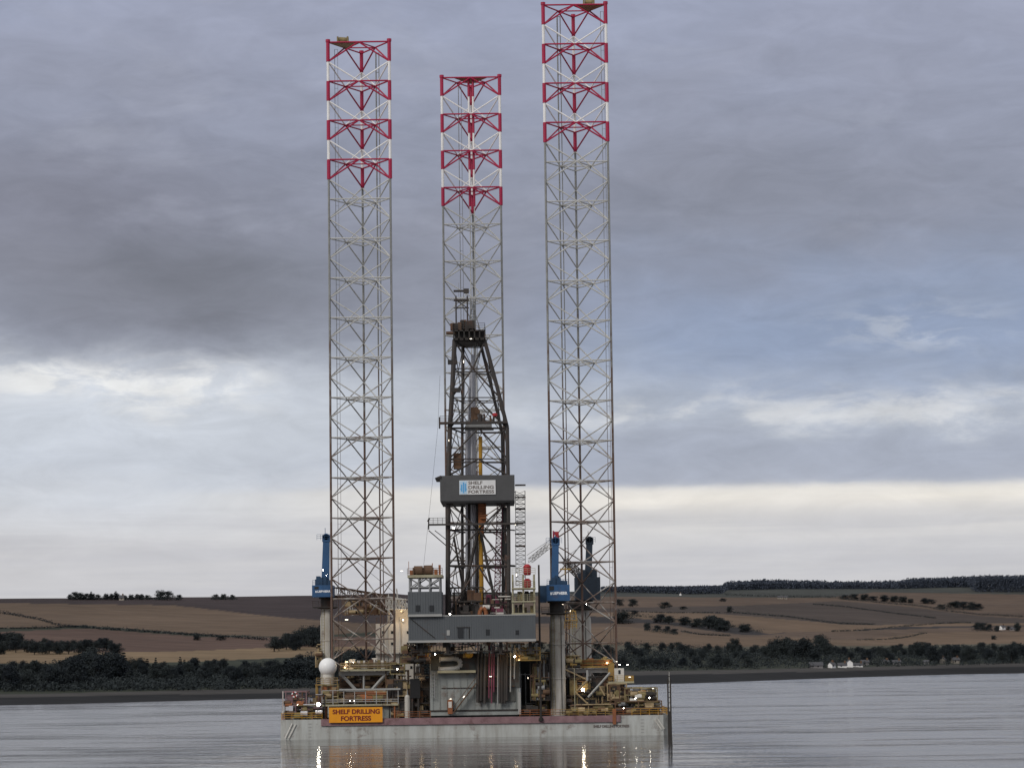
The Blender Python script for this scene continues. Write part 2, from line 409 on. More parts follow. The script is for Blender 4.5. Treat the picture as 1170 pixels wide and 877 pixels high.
def hdir(u):
    d = ray(u, HZ(u)); d = Vector((d.x, d.y, 0)); return d.normalized()
def ground(u, d):
    """terrain point in column u at horizontal distance d from the viewer"""
    pr = prof(u)
    if d <= pr[0][0]: dv = pr[0][1]*pr[0][0]/max(d, 1)+ (pr[0][0]-d)*.05*F/d
    else:
        dv = pr[-1][1]
        for (d0, a), (d1, b) in zip(pr, pr[1:]):
            if d <= d1:
                t = (d-d0)/(d1-d0); dv = a*(1-t)+b*t; break
    z = CAM.z-dv/F*d
    n = hdir(u); p = Vector((CAM.x, CAM.y, 0))+n*d
    k = min(1, max(0, (d-pr[1][0])/200))
    z += k*(mnoise.noise(Vector((p.x*.004, p.y*.004, 0)))*2.2+mnoise.noise(Vector((p.x*.015, p.y*.015, 3)))*.5)
    return Vector((p.x, p.y, z))
def dist_at(u, v):
    """distance at which the ground in column u reaches row v"""
    pr = prof(u); dv = v-HZ(u)
    for (d0, a), (d1, b) in zip(pr, pr[1:]):
        if b <= dv <= a: return d0+(d1-d0)*(a-dv)/max(a-b, 1e-6)
    return pr[-2][0] if dv < pr[-2][1] else pr[0][0]
def G(u, v): return ground(u, dist_at(u, v))

BROWN, TAN, WHEAT, PLUM, GREEN, PASTURE, MUD, SHING = [(.112, .080, .066), (.155, .110, .080), (.235, .168, .105), (.054, .041, .043), (.042, .048, .036), (.085, .082, .056), (.022, .022, .024), (.075, .070, .068)]
def inter(pts, u):
    for (a, va), (b, vb) in zip(pts, pts[1:]):
        if a <= u <= b: return va+(vb-va)*(u-a)/(b-a)
    return pts[0][1] if u < pts[0][0] else pts[-1][1]
# boundaries between fields, from the ridge down (rows at given columns)
LB = [([(0, 690), (200, 692), (330, 706), (420, 712)], PLUM),               # ridge field
      ([(0, 718), (60, 717), (100, 715), (240, 725), (330, 727), (420, 722)], TAN),
      ([(0, 722), (100, 718), (240, 728), (420, 727)], GREEN),
      ([(0, 741), (100, 745), (200, 744), (300, 740), (420, 738)], (.120, .078, .064)),
      ([(0, 757), (95, 758), (170, 757), (300, 752), (420, 746)], WHEAT),
      ([(0, 792), (420, 783)], GREEN), ([(0, 795), (420, 789)], SHING), ([(0, 900), (420, 900)], MUD)]
C_TAN, C_TAN2, C_GB, C_DK, C_PAL = (.175, .122, .086), (.135, .096, .074), (.080, .063, .056), (.042, .038, .040), (.105, .098, .075)
RB = [([(640, 678), (826, 678.5), (832, 675), (1000, 673), (1112, 672.5), (1118, 676), (1170, 677)], (.04, .045, .045)),
      ([(640, 681), (860, 683), (950, 683), (1000, 677), (1170, 680)], (.068, .072, .068)),
      ([(640, 697), (720, 694), (780, 693), (850, 692), (960, 687), (1000, 690), (1050, 695), (1120, 704), (1170, 707)], C_TAN2),
      ([(640, 700), (740, 699), (800, 700), (860, 704), (960, 713), (1000, 714), (1050, 713), (1100, 712), (1170, 712)], C_GB),
      ([(640, 704), (700, 704), (760, 709), (800, 713), (850, 717), (878, 724), (900, 722), (960, 721), (1030, 716), (1170, 715)], C_TAN),
      ([(640, 712), (715, 711), (760, 713), (800, 719), (850, 725), (878, 725), (900, 722.1), (1170, 715.1)], C_DK),
      ([(640, 716), (720, 716), (780, 723), (835, 728), (900, 728), (980, 731), (1060, 722), (1170, 722)], C_TAN2),
      ([(640, 735), (740, 737), (800, 740), (860, 738), (1000, 737), (1170, 735)], C_TAN),
      ([(640, 746), (760, 746), (860, 742), (1170, 737)], C_PAL),
      ([(640, 767), (860, 764), (1170, 756)], GREEN), ([(640, 772), (860, 768), (1170, 760)], SHING), ([(640, 900), (1170, 900)], MUD)]
def field_col(u, v):
    tab = LB if u < 545+.5*(v-735)+4*math.sin(v*.2) else RB
    uu = min(max(u, 0), 1170)
    for pts, c in tab:
        if v < inter(pts, uu): return c
    return MUD
us = [-900+12*i for i in range(70)]+[-60+4*i for i in range(325)]+[1240+12*i for i in range(60)]
NR = 170
vs, fs, cs = [], [], []
for u in us:
    pr = prof(u)
    ts = [pr[0][0]-60, pr[0][0]-25]+[pr[0][0]+(pr[-1][0]-pr[0][0])*(j/(NR-3))**1.35 for j in range(NR-2)]
    for d in ts:
        p = ground(u, d); vs.append(p)
        dv = p and (CAM.z-p.z)/d*F
        c = field_col(u, HZ(u)+dv) if d > pr[0][0]-1 else MUD
        cs.append(c)
for i in range(len(us)-1):
    for j in range(NR-1):
        a = i*NR+j; fs.append((a, a+NR, a+NR+1, a+1))
me = bpy.data.meshes.new('hillside'); me.from_pydata([tuple(p) for p in vs], [], fs)
at = me.color_attributes.new('field', 'FLOAT_COLOR', 'POINT')
at.data.foreach_set('color', [x for c in cs for x in (*c, 1)])
me.polygons.foreach_set('use_smooth', [True]*len(fs))
m, nt, b = new_mat('fields')
ca = nt.nodes.new('ShaderNodeAttribute'); ca.attribute_name = 'field'
g = nt.nodes.new('ShaderNodeNewGeometry')
def gnoise(scale, detail, st=(1, 1, 1)):
    mp = nt.nodes.new('ShaderNodeMapping'); mp.inputs['Scale'].default_value = st; link(nt, g.outputs['Position'], mp.inputs[0])
    n = nt.nodes.new('ShaderNodeTexNoise'); n.inputs['Scale'].default_value = scale; n.inputs['Detail'].default_value = detail; n.inputs['Roughness'].default_value = .65
    link(nt, mp.outputs[0], n.inputs['Vector']); return n.outputs['Fac']
na, nb = gnoise(.006, 6), gnoise(.05, 6, (.6, 2, 1))
ad = nt.nodes.new('ShaderNodeMath'); ad.operation = 'ADD'; link(nt, na, ad.inputs[0]); link(nt, nb, ad.inputs[1])
mr_ = nt.nodes.new('ShaderNodeMapRange'); link(nt, ad.outputs[0], mr_.inputs[0]); mr_.inputs[1].default_value = .6; mr_.inputs[2].default_value = 1.4; mr_.inputs[3].default_value = .36; mr_.inputs[4].default_value = 1.02
vm = nt.nodes.new('ShaderNodeVectorMath'); vm.operation = 'SCALE'; link(nt, ca.outputs['Color'], vm.inputs[0]); link(nt, mr_.outputs[0], vm.inputs['Scale'])
link(nt, vm.outputs[0], b.inputs['Base Color']); b.inputs['Roughness'].default_value = .95; b.inputs['Specular IOR Level'].default_value = .1
me.materials.append(m)
ho = bpy.data.objects.new('hillside', me); COL.objects.link(ho); tag(ho, kind='structure')

# ------------------------------------------------------------------ trees, hedges, far houses
def leaf_mat(name, a, b_):
    m, nt, b = new_mat(name)
    g = nt.nodes.new('ShaderNodeNewGeometry'); oi = nt.nodes.new('ShaderNodeObjectInfo')
    n = nt.nodes.new('ShaderNodeTexNoise'); n.inputs['Scale'].default_value = .35; n.inputs['Detail'].default_value = 4; link(nt, g.outputs['Position'], n.inputs['Vector'])
    ad = nt.nodes.new('ShaderNodeMath'); ad.operation = 'MULTIPLY_ADD'; link(nt, oi.outputs['Random'], ad.inputs[0]); ad.inputs[1].default_value = .5
    link(nt, n.outputs['Fac'], ad.inputs[2])
    rp = nt.nodes.new('ShaderNodeValToRGB'); rp.color_ramp.elements[0].position = .35; rp.color_ramp.elements[1].position = .95
    rp.color_ramp.elements[0].color = (*a, 1); rp.color_ramp.elements[1].color = (*b_, 1)
    link(nt, ad.outputs[0], rp.inputs[0]); link(nt, rp.outputs[0], b.inputs['Base Color'])
    b.inputs['Roughness'].default_value = .9; b.inputs['Specular IOR Level'].default_value = .1
    return m
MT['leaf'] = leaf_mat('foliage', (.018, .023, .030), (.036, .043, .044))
MT['leaf_haze'] = leaf_mat('haze_foliage', (.034, .044, .066), (.052, .062, .084))  # paler and bluer: distance haze mixed into the leaf colour
MT['bark'] = paint('bark', (.045, .038, .03), None, .5)
def leaves(mb, c, r, n, rng, size, sq=.85):
    for _ in range(n):
        d = Vector((rng.gauss(0, 1), rng.gauss(0, 1), rng.gauss(0, 1))).normalized()*r*(rng.random()**.4)
        p = Vector(c)+Vector((d.x, d.y, d.z*sq))
        a = Vector((rng.gauss(0, 1), rng.gauss(0, 1), rng.gauss(0, 1))).normalized(); b = a.orthogonal().normalized(); e = a.cross(b)
        s = size*rng.uniform(.6, 1.3)
        mb.add([p+b*s, p+e*s*.7, p-b*s, p-e*s*.7], [(0, 1, 2, 3)])
def crown_bm(kind, seed):
    rng = random.Random(seed); mb = MB()
    if kind == 'conifer':
        for k in range(9):
            t = k/8; z = .12+.85*t; r = .24*(1-t)+.02
            for a in range(5):
                an = rng.random()*6.28; leaves(mb, (math.cos(an)*r*.6, math.sin(an)*r*.6, z), r*.6+.015, 22, rng, .035, .6)
    else:
        leaves(mb, (0, 0, .42), .27, 420, rng, .024, 1.1); leaves(mb, (.08, .05, .62), .2, 240, rng, .024)
        w = {'round': .42, 'tall': .30, 'wide': .55}[kind]
        for k in range(20):
            an = rng.random()*6.28; t = rng.uniform(0, 1); z = .10+.76*t
            rr = w*(1-abs(t-.35)*1.0)*rng.uniform(.3, .85)
            leaves(mb, (math.cos(an)*rr, math.sin(an)*rr, z), rng.uniform(.13, .22)*(1.15 if kind == 'wide' else 1), 150, rng, .023)
    return mb
def trunk_bm(kind, seed):
    rng = random.Random(seed); mb = MB()
    mb.tube((0, 0, -.08), (0, 0, .35), .03, 6, 0, .022); mb.tube((0, 0, .35), (0, 0, .8), .022, 5, 0, .006)
    if kind != 'conifer':
        for k in range(4):
            an = rng.random()*6.28; mb.tube((0, 0, .25+.07*k), (.2*math.cos(an), .2*math.sin(an), .5+.08*k), .014, 5, 0, .004)
    return mb
PROTO = []
for kind, seed in (('round', 1), ('round', 2), ('tall', 3), ('wide', 4), ('conifer', 5), ('round', 6)):
    a = crown_bm(kind, seed); bname = {'conifer': 'conifer_tree'}.get(kind, 'broadleaf_tree')
    r = thing(bname, 'x', 'tree')
    t = trunk_bm(kind, seed).build('trunk', 'bark', r); k = a.build('crown', 'leaf', r)
    PROTO.append(r)
used_proto = set()
FARM = bpy.data.materials
def plant(u, d, h, kind, label, group, rng, lean=0, squash=1, far=False):
    o = PROTO[kind]
    if kind in used_proto: o = copy_tree(o)
    used_proto.add(kind)
    h *= .92
    o.location = ground(u, d); o.rotation_euler = (0, 0, rng.random()*6.28); o.scale = (h*squash, h*squash, h)
    o['label'] = label; o['group'] = group
    return o
rng = random.Random(11)
NT = 0
def belt(n, u0, u1, base, top, dmin, dmax, label, group, kinds=(0, 0, 1, 5, 2, 3, 1, 5, 4), sq=1.35):
    """trees of a wood: random columns, each tall enough to reach the wood's outline where it stands at the back"""
    global NT
    for i in range(n):
        u = u0+(u1-u0)*(i+rng.random())/n
        d0, d1 = dmin(u), dmax(u); t = rng.random(); d = d0+(d1-d0)*t
        g0 = ground(u, d); vt = inter(top, u)
        vt = vt+(1-t)*rng.uniform(2, 12)+rng.uniform(-2.5, 2)
        zt = CAM.z-(vt-HZ(u))/F*d
        h = min(max(zt-g0.z, 7), 20)*rng.uniform(.9, 1.08)
        plant(u, d, h, rng.choice(kinds), label, group, rng, squash=rng.uniform(.85, 1.15)*sq); NT += 1
GL = 'trees of the wooded belt on the far left shore'
tl = [(-20, 747), (30, 751), (60, 752), (100, 738), (132, 737), (150, 751), (240, 756), (300, 752), (355, 742), (430, 735), (560, 742)]
belt(125, -20, 560, None, tl, lambda u: dist_at(u, 788 if u < 100 else 783)+6, lambda u: dist_at(u, 765), 'dark tree in the wooded belt along the shore left of the rig', GL)
# spruces standing out of that belt
for u, vt in ((178, 749), (206, 748), (52, 753), (166, 757)):
    d = dist_at(u, 772); g0 = ground(u, d); plant(u, d, CAM.z-(vt-HZ(u))/F*d-g0.z, 4, 'pointed dark spruce rising above the wooded belt left of the rig', 'spruces above the left wooded belt', rng)
belt(14, -15, 24, None, [(0, 721), (24, 724)], lambda u: dist_at(u, 750), lambda u: dist_at(u, 740), 'tree in the upper copse above the pale field at the left edge', 'upper copse at the left edge', (0, 1, 5))
belt(22, 26, 136, None, [(26, 733), (50, 731), (75, 728), (95, 731), (136, 737)], lambda u: dist_at(u, 750), lambda u: dist_at(u, 743), 'tree in the dark row above the pale strip field on the left', 'tree row above the pale strip field', (0, 1, 5))
belt(12, 312, 372, None, [(312, 722), (330, 718), (372, 708)], lambda u: dist_at(u, 745), lambda u: dist_at(u, 735), 'tree in the dark copse beside the left crane column', 'copse behind the left crane', (0, 1, 5))
GR = 'trees of the wooded belt on the far right shore'
tr = [(560, 747), (690, 749), (760, 751), (800, 748), (850, 744), (872, 736), (882, 727), (900, 725), (938, 722), (950, 734), (990, 737), (1040, 735), (1050, 728), (1062, 730), (1078, 736), (1090, 731), (1125, 732), (1135, 737), (1160, 731), (1190, 730)]
belt(135, 560, 1190, None, tr, lambda u: dist_at(u, 765 if u < 900 else 758)+8, lambda u: dist_at(u, 742), 'dark tree in the wooded belt along the shore right of the rig', GR, (0, 0, 1, 5, 2, 3, 3, 1))
# copse and single trees on the right-hand fields
def single(u, vb, vt, kind, label, sq=1, group=None):
    sq *= 1.6; vt -= 1
    d = dist_at(u, vb); g0 = ground(u, d)
    o = plant(u, d, max(CAM.z-(vt-HZ(u))/F*d-g0.z, 2), kind, label, group or '', rng, squash=sq)
    if not group: del o['group']
single(709, 692, 684, 3, 'left of the two round field trees just right of the right leg', 1.1)
single(724, 693, 684, 3, 'right of the two round field trees just right of the right leg', 1.1)
single(760, 695, 687.5, 3, 'lone wide tree in the open field, third to the right of the right leg', 1.35)
single(835, 699, 692.5, 0, 'small leaning tree in the middle of the right-hand stubble field')
single(828, 688, 684, 3, 'small round bush-like tree high on the right-hand fields below the wood', 1.5)
single(781, 696, 693, 3, 'low scrubby tree on the field line right of the lone wide tree', 1.8)
for i, (u, vb, vt, k, s) in enumerate(((712, 711, 697, 0, 1.1), (726, 702, 697.5, 3, 1.2), (755, 710, 701, 1, 1.1), (765, 712, 703, 5, 1), (783, 713, 704, 0, 1.1), (797, 716, 706, 1, 1.1), (810, 718, 703, 3, .9), (817, 718, 702, 5, 1), (823, 720, 705, 0, 1), (828, 722, 708, 1, 1), (852, 723, 712, 0, 1.1))):
    single(u, vb, vt, k, 'tree in the dark hollow between the right-hand fields', s*1.4, 'trees of the dark field hollow')
for i, (u, vb, vt, k, s) in enumerate(((740, 721, 711, 0, 1), (752, 722, 714, 3, 1.2), (763, 723, 715, 1, 1.3), (771, 725, 718, 3, 1.4))):
    single(u, vb, vt, k, 'tree in the small dark clump between two tan fields right of the rig', s, 'small clump between tan fields')
single(839, 738, 728, 0, 'round tree at the upper edge of the shore wood, nearest the rig', 1.1)
for u, vb, vt, k, s in ((1118, 719, 711, 0, 1.2), (1124, 720, 711, 3, 1.1), (1131, 720, 713, 1, 1.1), (1140, 721, 715, 0, 1), (1163, 721, 711, 0, .8), (1154, 720, 716, 3, 1.1)):
    single(u, vb, vt, k, 'dark tree beside the white farmhouse on the right-hand hill', s, 'trees around the white farm')
single(1136, 731, 726, 0, 'small tree standing alone in the field below the white farmhouse', 1.2)
for u, vb, vt, k, s in ((1078, 696, 691, 3, 1.6), (1088, 695, 688, 3, 1.3), (1095, 695, 687, 0, 1.3), (1102, 696, 687.5, 3, 1.3), (1112, 697, 688, 0, 1.3), (1118, 697, 690, 3, 1.3)):
    single(u, vb, vt, k, 'tree in the dark oval copse on the upper right fields', s, 'oval copse on the upper right fields')
for i, u in enumerate((968, 978, 990, 1000, 1012, 1024, 1033, 1042, 1058, 1066)):
    vb = 684+(u-968)*.06
    single(u, vb, vb-rng.uniform(3.5, 6.5), rng.choice((3, 0)), 'low tree along the hedge line of the upper right fields', 1.5, 'hedge line trees on the upper right')
# skyline copse on the left ridge
for u, vt, k, s in ((80, 680, 0, 1), (86, 677, 3, 1), (92, 678, 0, 1.1), (98, 679, 1, 1.2), (104, 677, 4, 1.3), (106, 679, 0, 1), (112, 680, 3, 1), (121, 679, 0, 1), (127, 679, 5, 1), (132, 676.5, 4, 1.4), (134, 679, 0, 1)):
    single(u, 687.5, vt, k, 'dark tree of the left part of the skyline copse on the left ridge', s, 'left skyline copse')
for u, vt, k, s in ((143, 681, 3, 1), (150, 680, 0, 1.1), (157, 679.5, 5, 1.1), (162, 679.5, 0, 1), (169, 680.5, 3, 1)):
    single(u, 687.2, vt, k, 'low dark tree in the gap of the skyline copse on the left ridge', s, 'low skyline trees')
single(183, 687, 674.5, 0, 'tallest round tree of the skyline copse on the left ridge', 1.1)
single(191, 687, 675.5, 3, 'wide tree right of the tallest one on the left ridge skyline', 1)
single(204, 687, 680, 3, 'small round tree at the right end of the main skyline copse', 1)
single(246, 686, 679.5, 3, 'left tree of the small isolated pair on the left skyline', 1.1)
single(256, 686, 679, 0, 'middle tree of the small isolated clump on the left skyline', 1.2)
single(266, 686, 680, 3, 'right tree of the small isolated clump on the left skyline', 1)
single(225, 730, 724, 0, 'round tree on the hedge between the two brown fields on the left', 1.2)
single(252, 730, 726, 3, 'low bush-like tree on the hedge right of the round tree on the left', 1.5)
# far wood on the right skyline: reads as one mass
mb = MB(); r2 = random.Random(3)
wood = [(690, 671, 677), (760, 670.5, 678), (790, 671, 678.5), (826, 669.5, 678), (832, 665, 674.5), (870, 663, 674), (900, 663.5, 673.5), (960, 665, 673), (1000, 665, 672.5), (1030, 664.5, 672), (1040, 662, 672), (1110, 660, 672), (1116, 659.5, 676), (1190, 658.5, 677)]
for u in range(690, 1500, 1):
    uu = min(u, 1190)
    vt = inter([(a, b) for a, b, _ in wood], uu); vb = inter([(a, c) for a, _, c in wood], uu)
    if u > 1190: vt -= (u-1190)*ROLL; vb -= (u-1190)*ROLL
    for q in range(4):
        t = q/3; d = dist_at(u, vb)*(1+.06*t)-5
        g0 = ground(u, d); zt = CAM.z-(vt+(1-t)*2.5+r2.uniform(-1.1, .9)-HZ(u))/F*d
        h = max(zt-g0.z, 6)
        for z in range(int(h/3)+1):
            leaves(mb, (g0.x+r2.uniform(-2, 2), g0.y+r2.uniform(-9, 9), g0.z+min(z*3+1, h-1.2)), 2.4, 9, r2, 1.1)
o = mb.build('woodland', 'leaf_haze'); tag(o, 'dark blue-grey wood covering the right-hand skyline', 'woodland', kind='stuff')
# undergrowth filling the foot of the shore belts
mb = MB()
for (a, b_, vb, vt) in ((-25, 560, 789, 770), (560, 1195, 768, 748), (1195, 1560, 769, 750)):
    for u in range(a, b_, 1):
        off = (-(u-100)*.013 if u > 100 and vb == 789 else 0) - ((min(u, 1170)-640)*.019+max(u-1170, 0)*ROLL if vb in (768, 769) and u > 640 else 0)
        for q in range(3):
            d = dist_at(u, vb+off)+(dist_at(u, vt+off)-dist_at(u, vb+off))*r2.random()
            g0 = ground(u, d); leaves(mb, (g0.x, g0.y, g0.z+(1.2 if u < 1195 else 3.5)), 2.4 if u < 1195 else 4.5, 34, r2, .45 if u < 1195 else .8)
o = mb.build('undergrowth', 'leaf'); tag(o, 'dark undergrowth along the foot of the shore woods', 'undergrowth', kind='stuff')
# hedges
def hedge(pts, label, h=2.2, gap=.08):
    mb = MB(); r3 = random.Random(len(label)*7+len(pts))
    u = pts[0][0]
    while u < pts[-1][0]:
        v = inter(pts, u); d = dist_at(u, v); g0 = ground(u, d); s = d/F
        if r3.random() > gap: leaves(mb, (g0.x, g0.y, g0.z+h*.4), h*.75*r3.choice((.45, .6, .7, .8, .9, 1.0, 1.2, 1.7)), 26, r3, .32, .8)
        u += .9/s*.9
    tag(mb.build('hedge', 'leaf'), label, 'hedge')
hedge([(-20, 719), (60, 717.5), (100, 715.5)], 'thin dark hedge curving above the brown field at the far left', 1.2)
hedge([(0, 702), (30, 707), (70, 716), (170, 722), (240, 726), (310, 730), (360, 733)], 'long dark hedge running downhill across the left fields', 1.9)
hedge([(830, 679.5), (880, 681.5), (940, 682.5), (965, 683.5)], 'dark hedge along the foot of the pale strip under the skyline wood', 4)
hedge([(706, 703.5), (740, 705), (800, 711), (850, 718), (872, 724)], 'thick dark hedgerow along the hollow under the scattered field trees', 3.6)
hedge([(738, 722), (775, 726.5)], 'dark scrubby hedge under the small clump between two tan fields', 3.6)
hedge([(1075, 696.5), (1122, 698)], 'dark scrub under the oval copse on the upper right fields', 4)
hedge([(1112, 720.5), (1142, 721.5)], 'dark garden hedge left of the white farmhouse on the hill', 4)
hedge([(78, 687.5), (206, 687.3)], 'low scrub joining the skyline copse on the left ridge', 2.6)
hedge([(242, 686.6), (270, 686.4)], 'low scrub under the small isolated clump on the left skyline', 2.2)
hedge([(700, 735), (740, 737), (800, 741), (850, 741)], 'hedge above the pasture beside the right leg of the rig', 4)
hedge([(840, 700), (900, 705), (960, 713), (1000, 714)], 'dark hedge crossing the middle of the right-hand fields', 2.2)
hedge([(930, 691), (970, 694), (1010, 700), (1070, 707)], 'thin hedge sloping down below the upper right hedge line', 2)
hedge([(960, 684), (1000, 688), (1050, 693), (1080, 698), (1120, 703), (1190, 707)], 'long thick hedge from the upper fields to the right edge', 3)
hedge([(950, 721), (1000, 720), (1030, 716), (1080, 712), (1110, 712)], 'broken hedge below the middle stubble field on the right', 1.8, .3)
hedge([(980, 732), (1030, 729), (1060, 724)], 'short reddish hedge just above the right shore wood', 1.6, .3)
hedge([(780, 723), (800, 726), (835, 728)], 'short dark hedge left of the round tree above the shore wood', 1.6)
hedge([(705, 697), (760, 700), (840, 700)], 'broken low hedge under the lone wide tree right of the rig', 1.5, .4)
# houses
def house(u, vb, w, h, dep, label, wall='white', chim=True, rz=0):
    w, h, dep = w*.5, h*.55, dep*.5
    d = dist_at(u, vb); c = ground(u, d); r = thing('cottage', label, 'house', c)
    def loc(mb):
        for i, p in enumerate(mb.v): mb.v[i] = Matrix.Rotation(rz, 3, 'Z') @ p + c
        return mb
    mb = MB().box(-w/2, w/2, -dep/2, dep/2, -1, h)
    mb.add([(-w/2, -dep/2, h), (-w/2, dep/2, h), (-w/2, 0, h+dep*.42)], [(0, 1, 2)]); mb.add([(w/2, -dep/2, h), (w/2, dep/2, h), (w/2, 0, h+dep*.42)], [(0, 2, 1)])
    loc(mb).build('wall', wall if wall in MT else 'white', r)
    t = .25; e = .4; zr = h+dep*.42
    mb = MB()
    for s in (-1, 1):
        y0 = s*(dep/2+e); z0 = h-e*.84
        vs = [(-w/2-e, y0, z0), (w/2+e, y0, z0), (w/2+e, 0, zr), (-w/2-e, 0, zr)]
        mb.add(vs+[(x, y, z+t) for x, y, z in vs], [(0, 1, 2, 3), (4, 7, 6, 5), (0, 4, 5, 1), (1, 5, 6, 2), (2, 6, 7, 3), (3, 7, 4, 0)])
    rf = loc(mb).build('roof', 'slate_roof', r)
    if chim: loc(MB().box(w/2-1.4, w/2-.4, -.5, .5, zr-.6, zr+1.3)).build('chimney', 'brown', rf)
    for k in range(max(1, int(w/3.2))):
        x = -w/2+1.3+k*3.0
        if x+1 < w/2: loc(MB().box(x, x+.9, -dep/2-.05, -dep/2+.1, h*.35, h*.35+1.1)).build('window', 'glass', r)
MT['slate_roof'] = paint('slate_roof', (.06, .06, .068), None, .6)
MT['wall_tan'] = paint('wall_tan', (.30, .27, .23), None, .6)
MT['wall_grey'] = paint('wall_stone', (.20, .19, .19), None, .6)
for a in ((950, 762.3, 8, 3.6, 6, 'white gabled cottage at the left end of the shore hamlet', 'white', True, .9), (962, 762, 10, 2.6, 6, 'low white cottage second from the left in the shore hamlet', 'white'),
          (970, 761.6, 6, 5, 8, 'tall white gable house in the middle of the shore hamlet', 'white', True, 1.57), (979, 761.3, 13, 2.2, 5, 'long low white row house right of the tall gable house', 'white'),
          (988, 759.5, 9, 3.4, 6, 'grey house behind the long low white row on the shore', 'wall_grey'), (1012, 758.5, 7, 3.2, 6, 'small grey house under the trees right of the hamlet', 'wall_grey', True, .6),
          (1024, 758.7, 10, 3, 6, 'grey bungalow between the hamlet and the twin white houses', 'wall_grey'), (1077, 757, 8, 4.6, 7, 'left of the twin pale houses at the shore near the right edge', 'wall_tan', True, 1.2),
          (1091, 756.8, 10, 4.2, 7, 'right of the twin pale houses at the shore near the right edge', 'wall_tan', True, .3), (1058, 757.8, 6, 2.6, 5, 'small low shed left of the twin pale houses on shore', 'wall_grey', False),
          (932, 762.5, 15, 3, 8, 'brown-grey barn among trees left of the shore hamlet', 'wall_grey', False),
          (1146, 719.5, 11, 5, 8, 'white farmhouse high on the right-hand fields', 'white', True, .7), (1158, 720, 14, 3, 7, 'low grey farm shed beside the white farmhouse on the hill', 'wall_grey', False),
          (779, 680, 5, 3.5, 5, 'small pale house in front of the skyline wood', 'white', True, 1.2), (893, 683.3, 14, 4, 9, 'left of two pale farm sheds under the skyline wood', 'wall_tan', False), (899, 683.5, 8, 4, 9, 'right of two pale farm sheds under the skyline wood', 'wall_tan', False),
          (139, 688, 7, 3.5, 8, 'low pale farmhouse inside the skyline copse on the left ridge', 'wall_tan'), (12, 766, 4, 3.4, 4, 'tiny pale hut among the trees at the far left shore', 'wall_tan', False), (29, 767, 8, 2.6, 5, 'pale flat shed among the trees on the far left shore', 'wall_tan', False)):
    house(*a)
print('trees', NT)
# ------------------------------------------------------------------ the rig: hull
DZ = 3.4                                                       # main deck above the water
cx = X(542, 830, 0)
HX0, HX1 = X(320, 835, 0), X(766, 830, 0)
hull = thing('jackup_hull', 'floating pale grey barge hull with purple-red band along its stern', 'rig hull', (cx, 0, 0))
out = [(HX0+1.2, 0), (HX1-1.2, 0), (HX1, 1.2), (HX1, 26), (cx+15, 64), (cx-15, 64), (HX0, 26), (HX0, 1.2)]
shell = MB().prism(out, -4, DZ).build('hull_shell', 'hull', hull)
mb = MB()                                                       # welded bulwark lip and draught-mark ladders
for u in (330, 350, 372, 420, 470, 520, 575, 625, 675, 720, 752):
    mb.box(X(u, 830, 0)-.06, X(u, 830, 0)+.06, -.035, .05, -.5, DZ-1.4)
mb.build('plate_seam', 'hull', shell)
MB().box(X(367, 825, 0), X(709, 825, 0), -.30, 0.05, 2.3, DZ+.06).build('fender_band', 'band', hull)
mb = MB()
for (u0, u1) in ((367, 455), (540, 628), (652, 706)): mb.box(X(u0, 825, 0), X(u1, 825, 0), -.45, -.302, 2.55, 3.0)
pass
MB().prism([(x*.985+cx*.015, y*.985+.4) for x, y in out], DZ-.02, DZ+.03).build('deck', 'deck', hull)
MB().box(X(700, 825, -.3), X(704, 825, -.3), -.42, -.28, 1.9, DZ+1.1).build('fire_main', 'orange2', hull)
for (u0, v0, u1, v1) in ((326, 843, 334, 826), (330, 843, 338, 827), (748, 821, 756, 833), (751, 820, 759, 832)):
    a, b_ = P(u0, v0, -.12), P(u1, v1, -.12)
    MB().tube(a, b_, .13, 5).build('anchor_rack', 'off', hull)
lettering('SHELF DRILLING FORTRESS', X(678, 828, 0), X(719, 828, 0), Z(700, 830.6, 0), Z(700, 827.4, 0), -.04, 'ink', hull, .05)
mb = MB()                                                       # draught marks and scuppers
for u in (354, 734): 
    for k in range(5): mb.box(X(u, 830, 0)-.25, X(u, 830, 0)+.25, -.05, .02, 0.4+.55*k, .55+.55*k)
mb.build('draught_mark', 'trim', hull)
def rl(name, u0, u1, y, mat, h=1.15, z=DZ):
    mb = MB(); mb.rail([(X(u0, 815, y), y, z), (X(u1, 815, y), y, z)], h, .055, 1.5); return mb.build(name, mat, hull)
rl('railing', 322, 368, .3, 'brightyel'); rl('railing', 454, 492, .3, 'orange2'); rl('railing', 594, 640, .3, 'orange2')
rl('railing', 640, 702, .3, 'yellow'); rl('railing', 702, 722, .35, 'orange2'); rl('railing', 722, 762, .3, 'brightyel')
for s, xx in ((0, HX0+.15), (1, HX1-.15)):
    MB().rail([(xx, 1.5, DZ), (xx, 26, DZ)], 1.15, .055, 1.8).build('railing', 'brightyel', hull)
for u in (404, 470, 610, 656, 675, 690, 731, 745):               # bollards along the stern
    MB().tube((X(u, 815, 1), 1, DZ), (X(u, 815, 1), 1, DZ+.75), .22, 8).box(X(u, 815, 1)-.35, X(u, 815, 1)+.35, .65, 1.35, DZ+.75, DZ+.86).build('bollard', 'dark', hull)

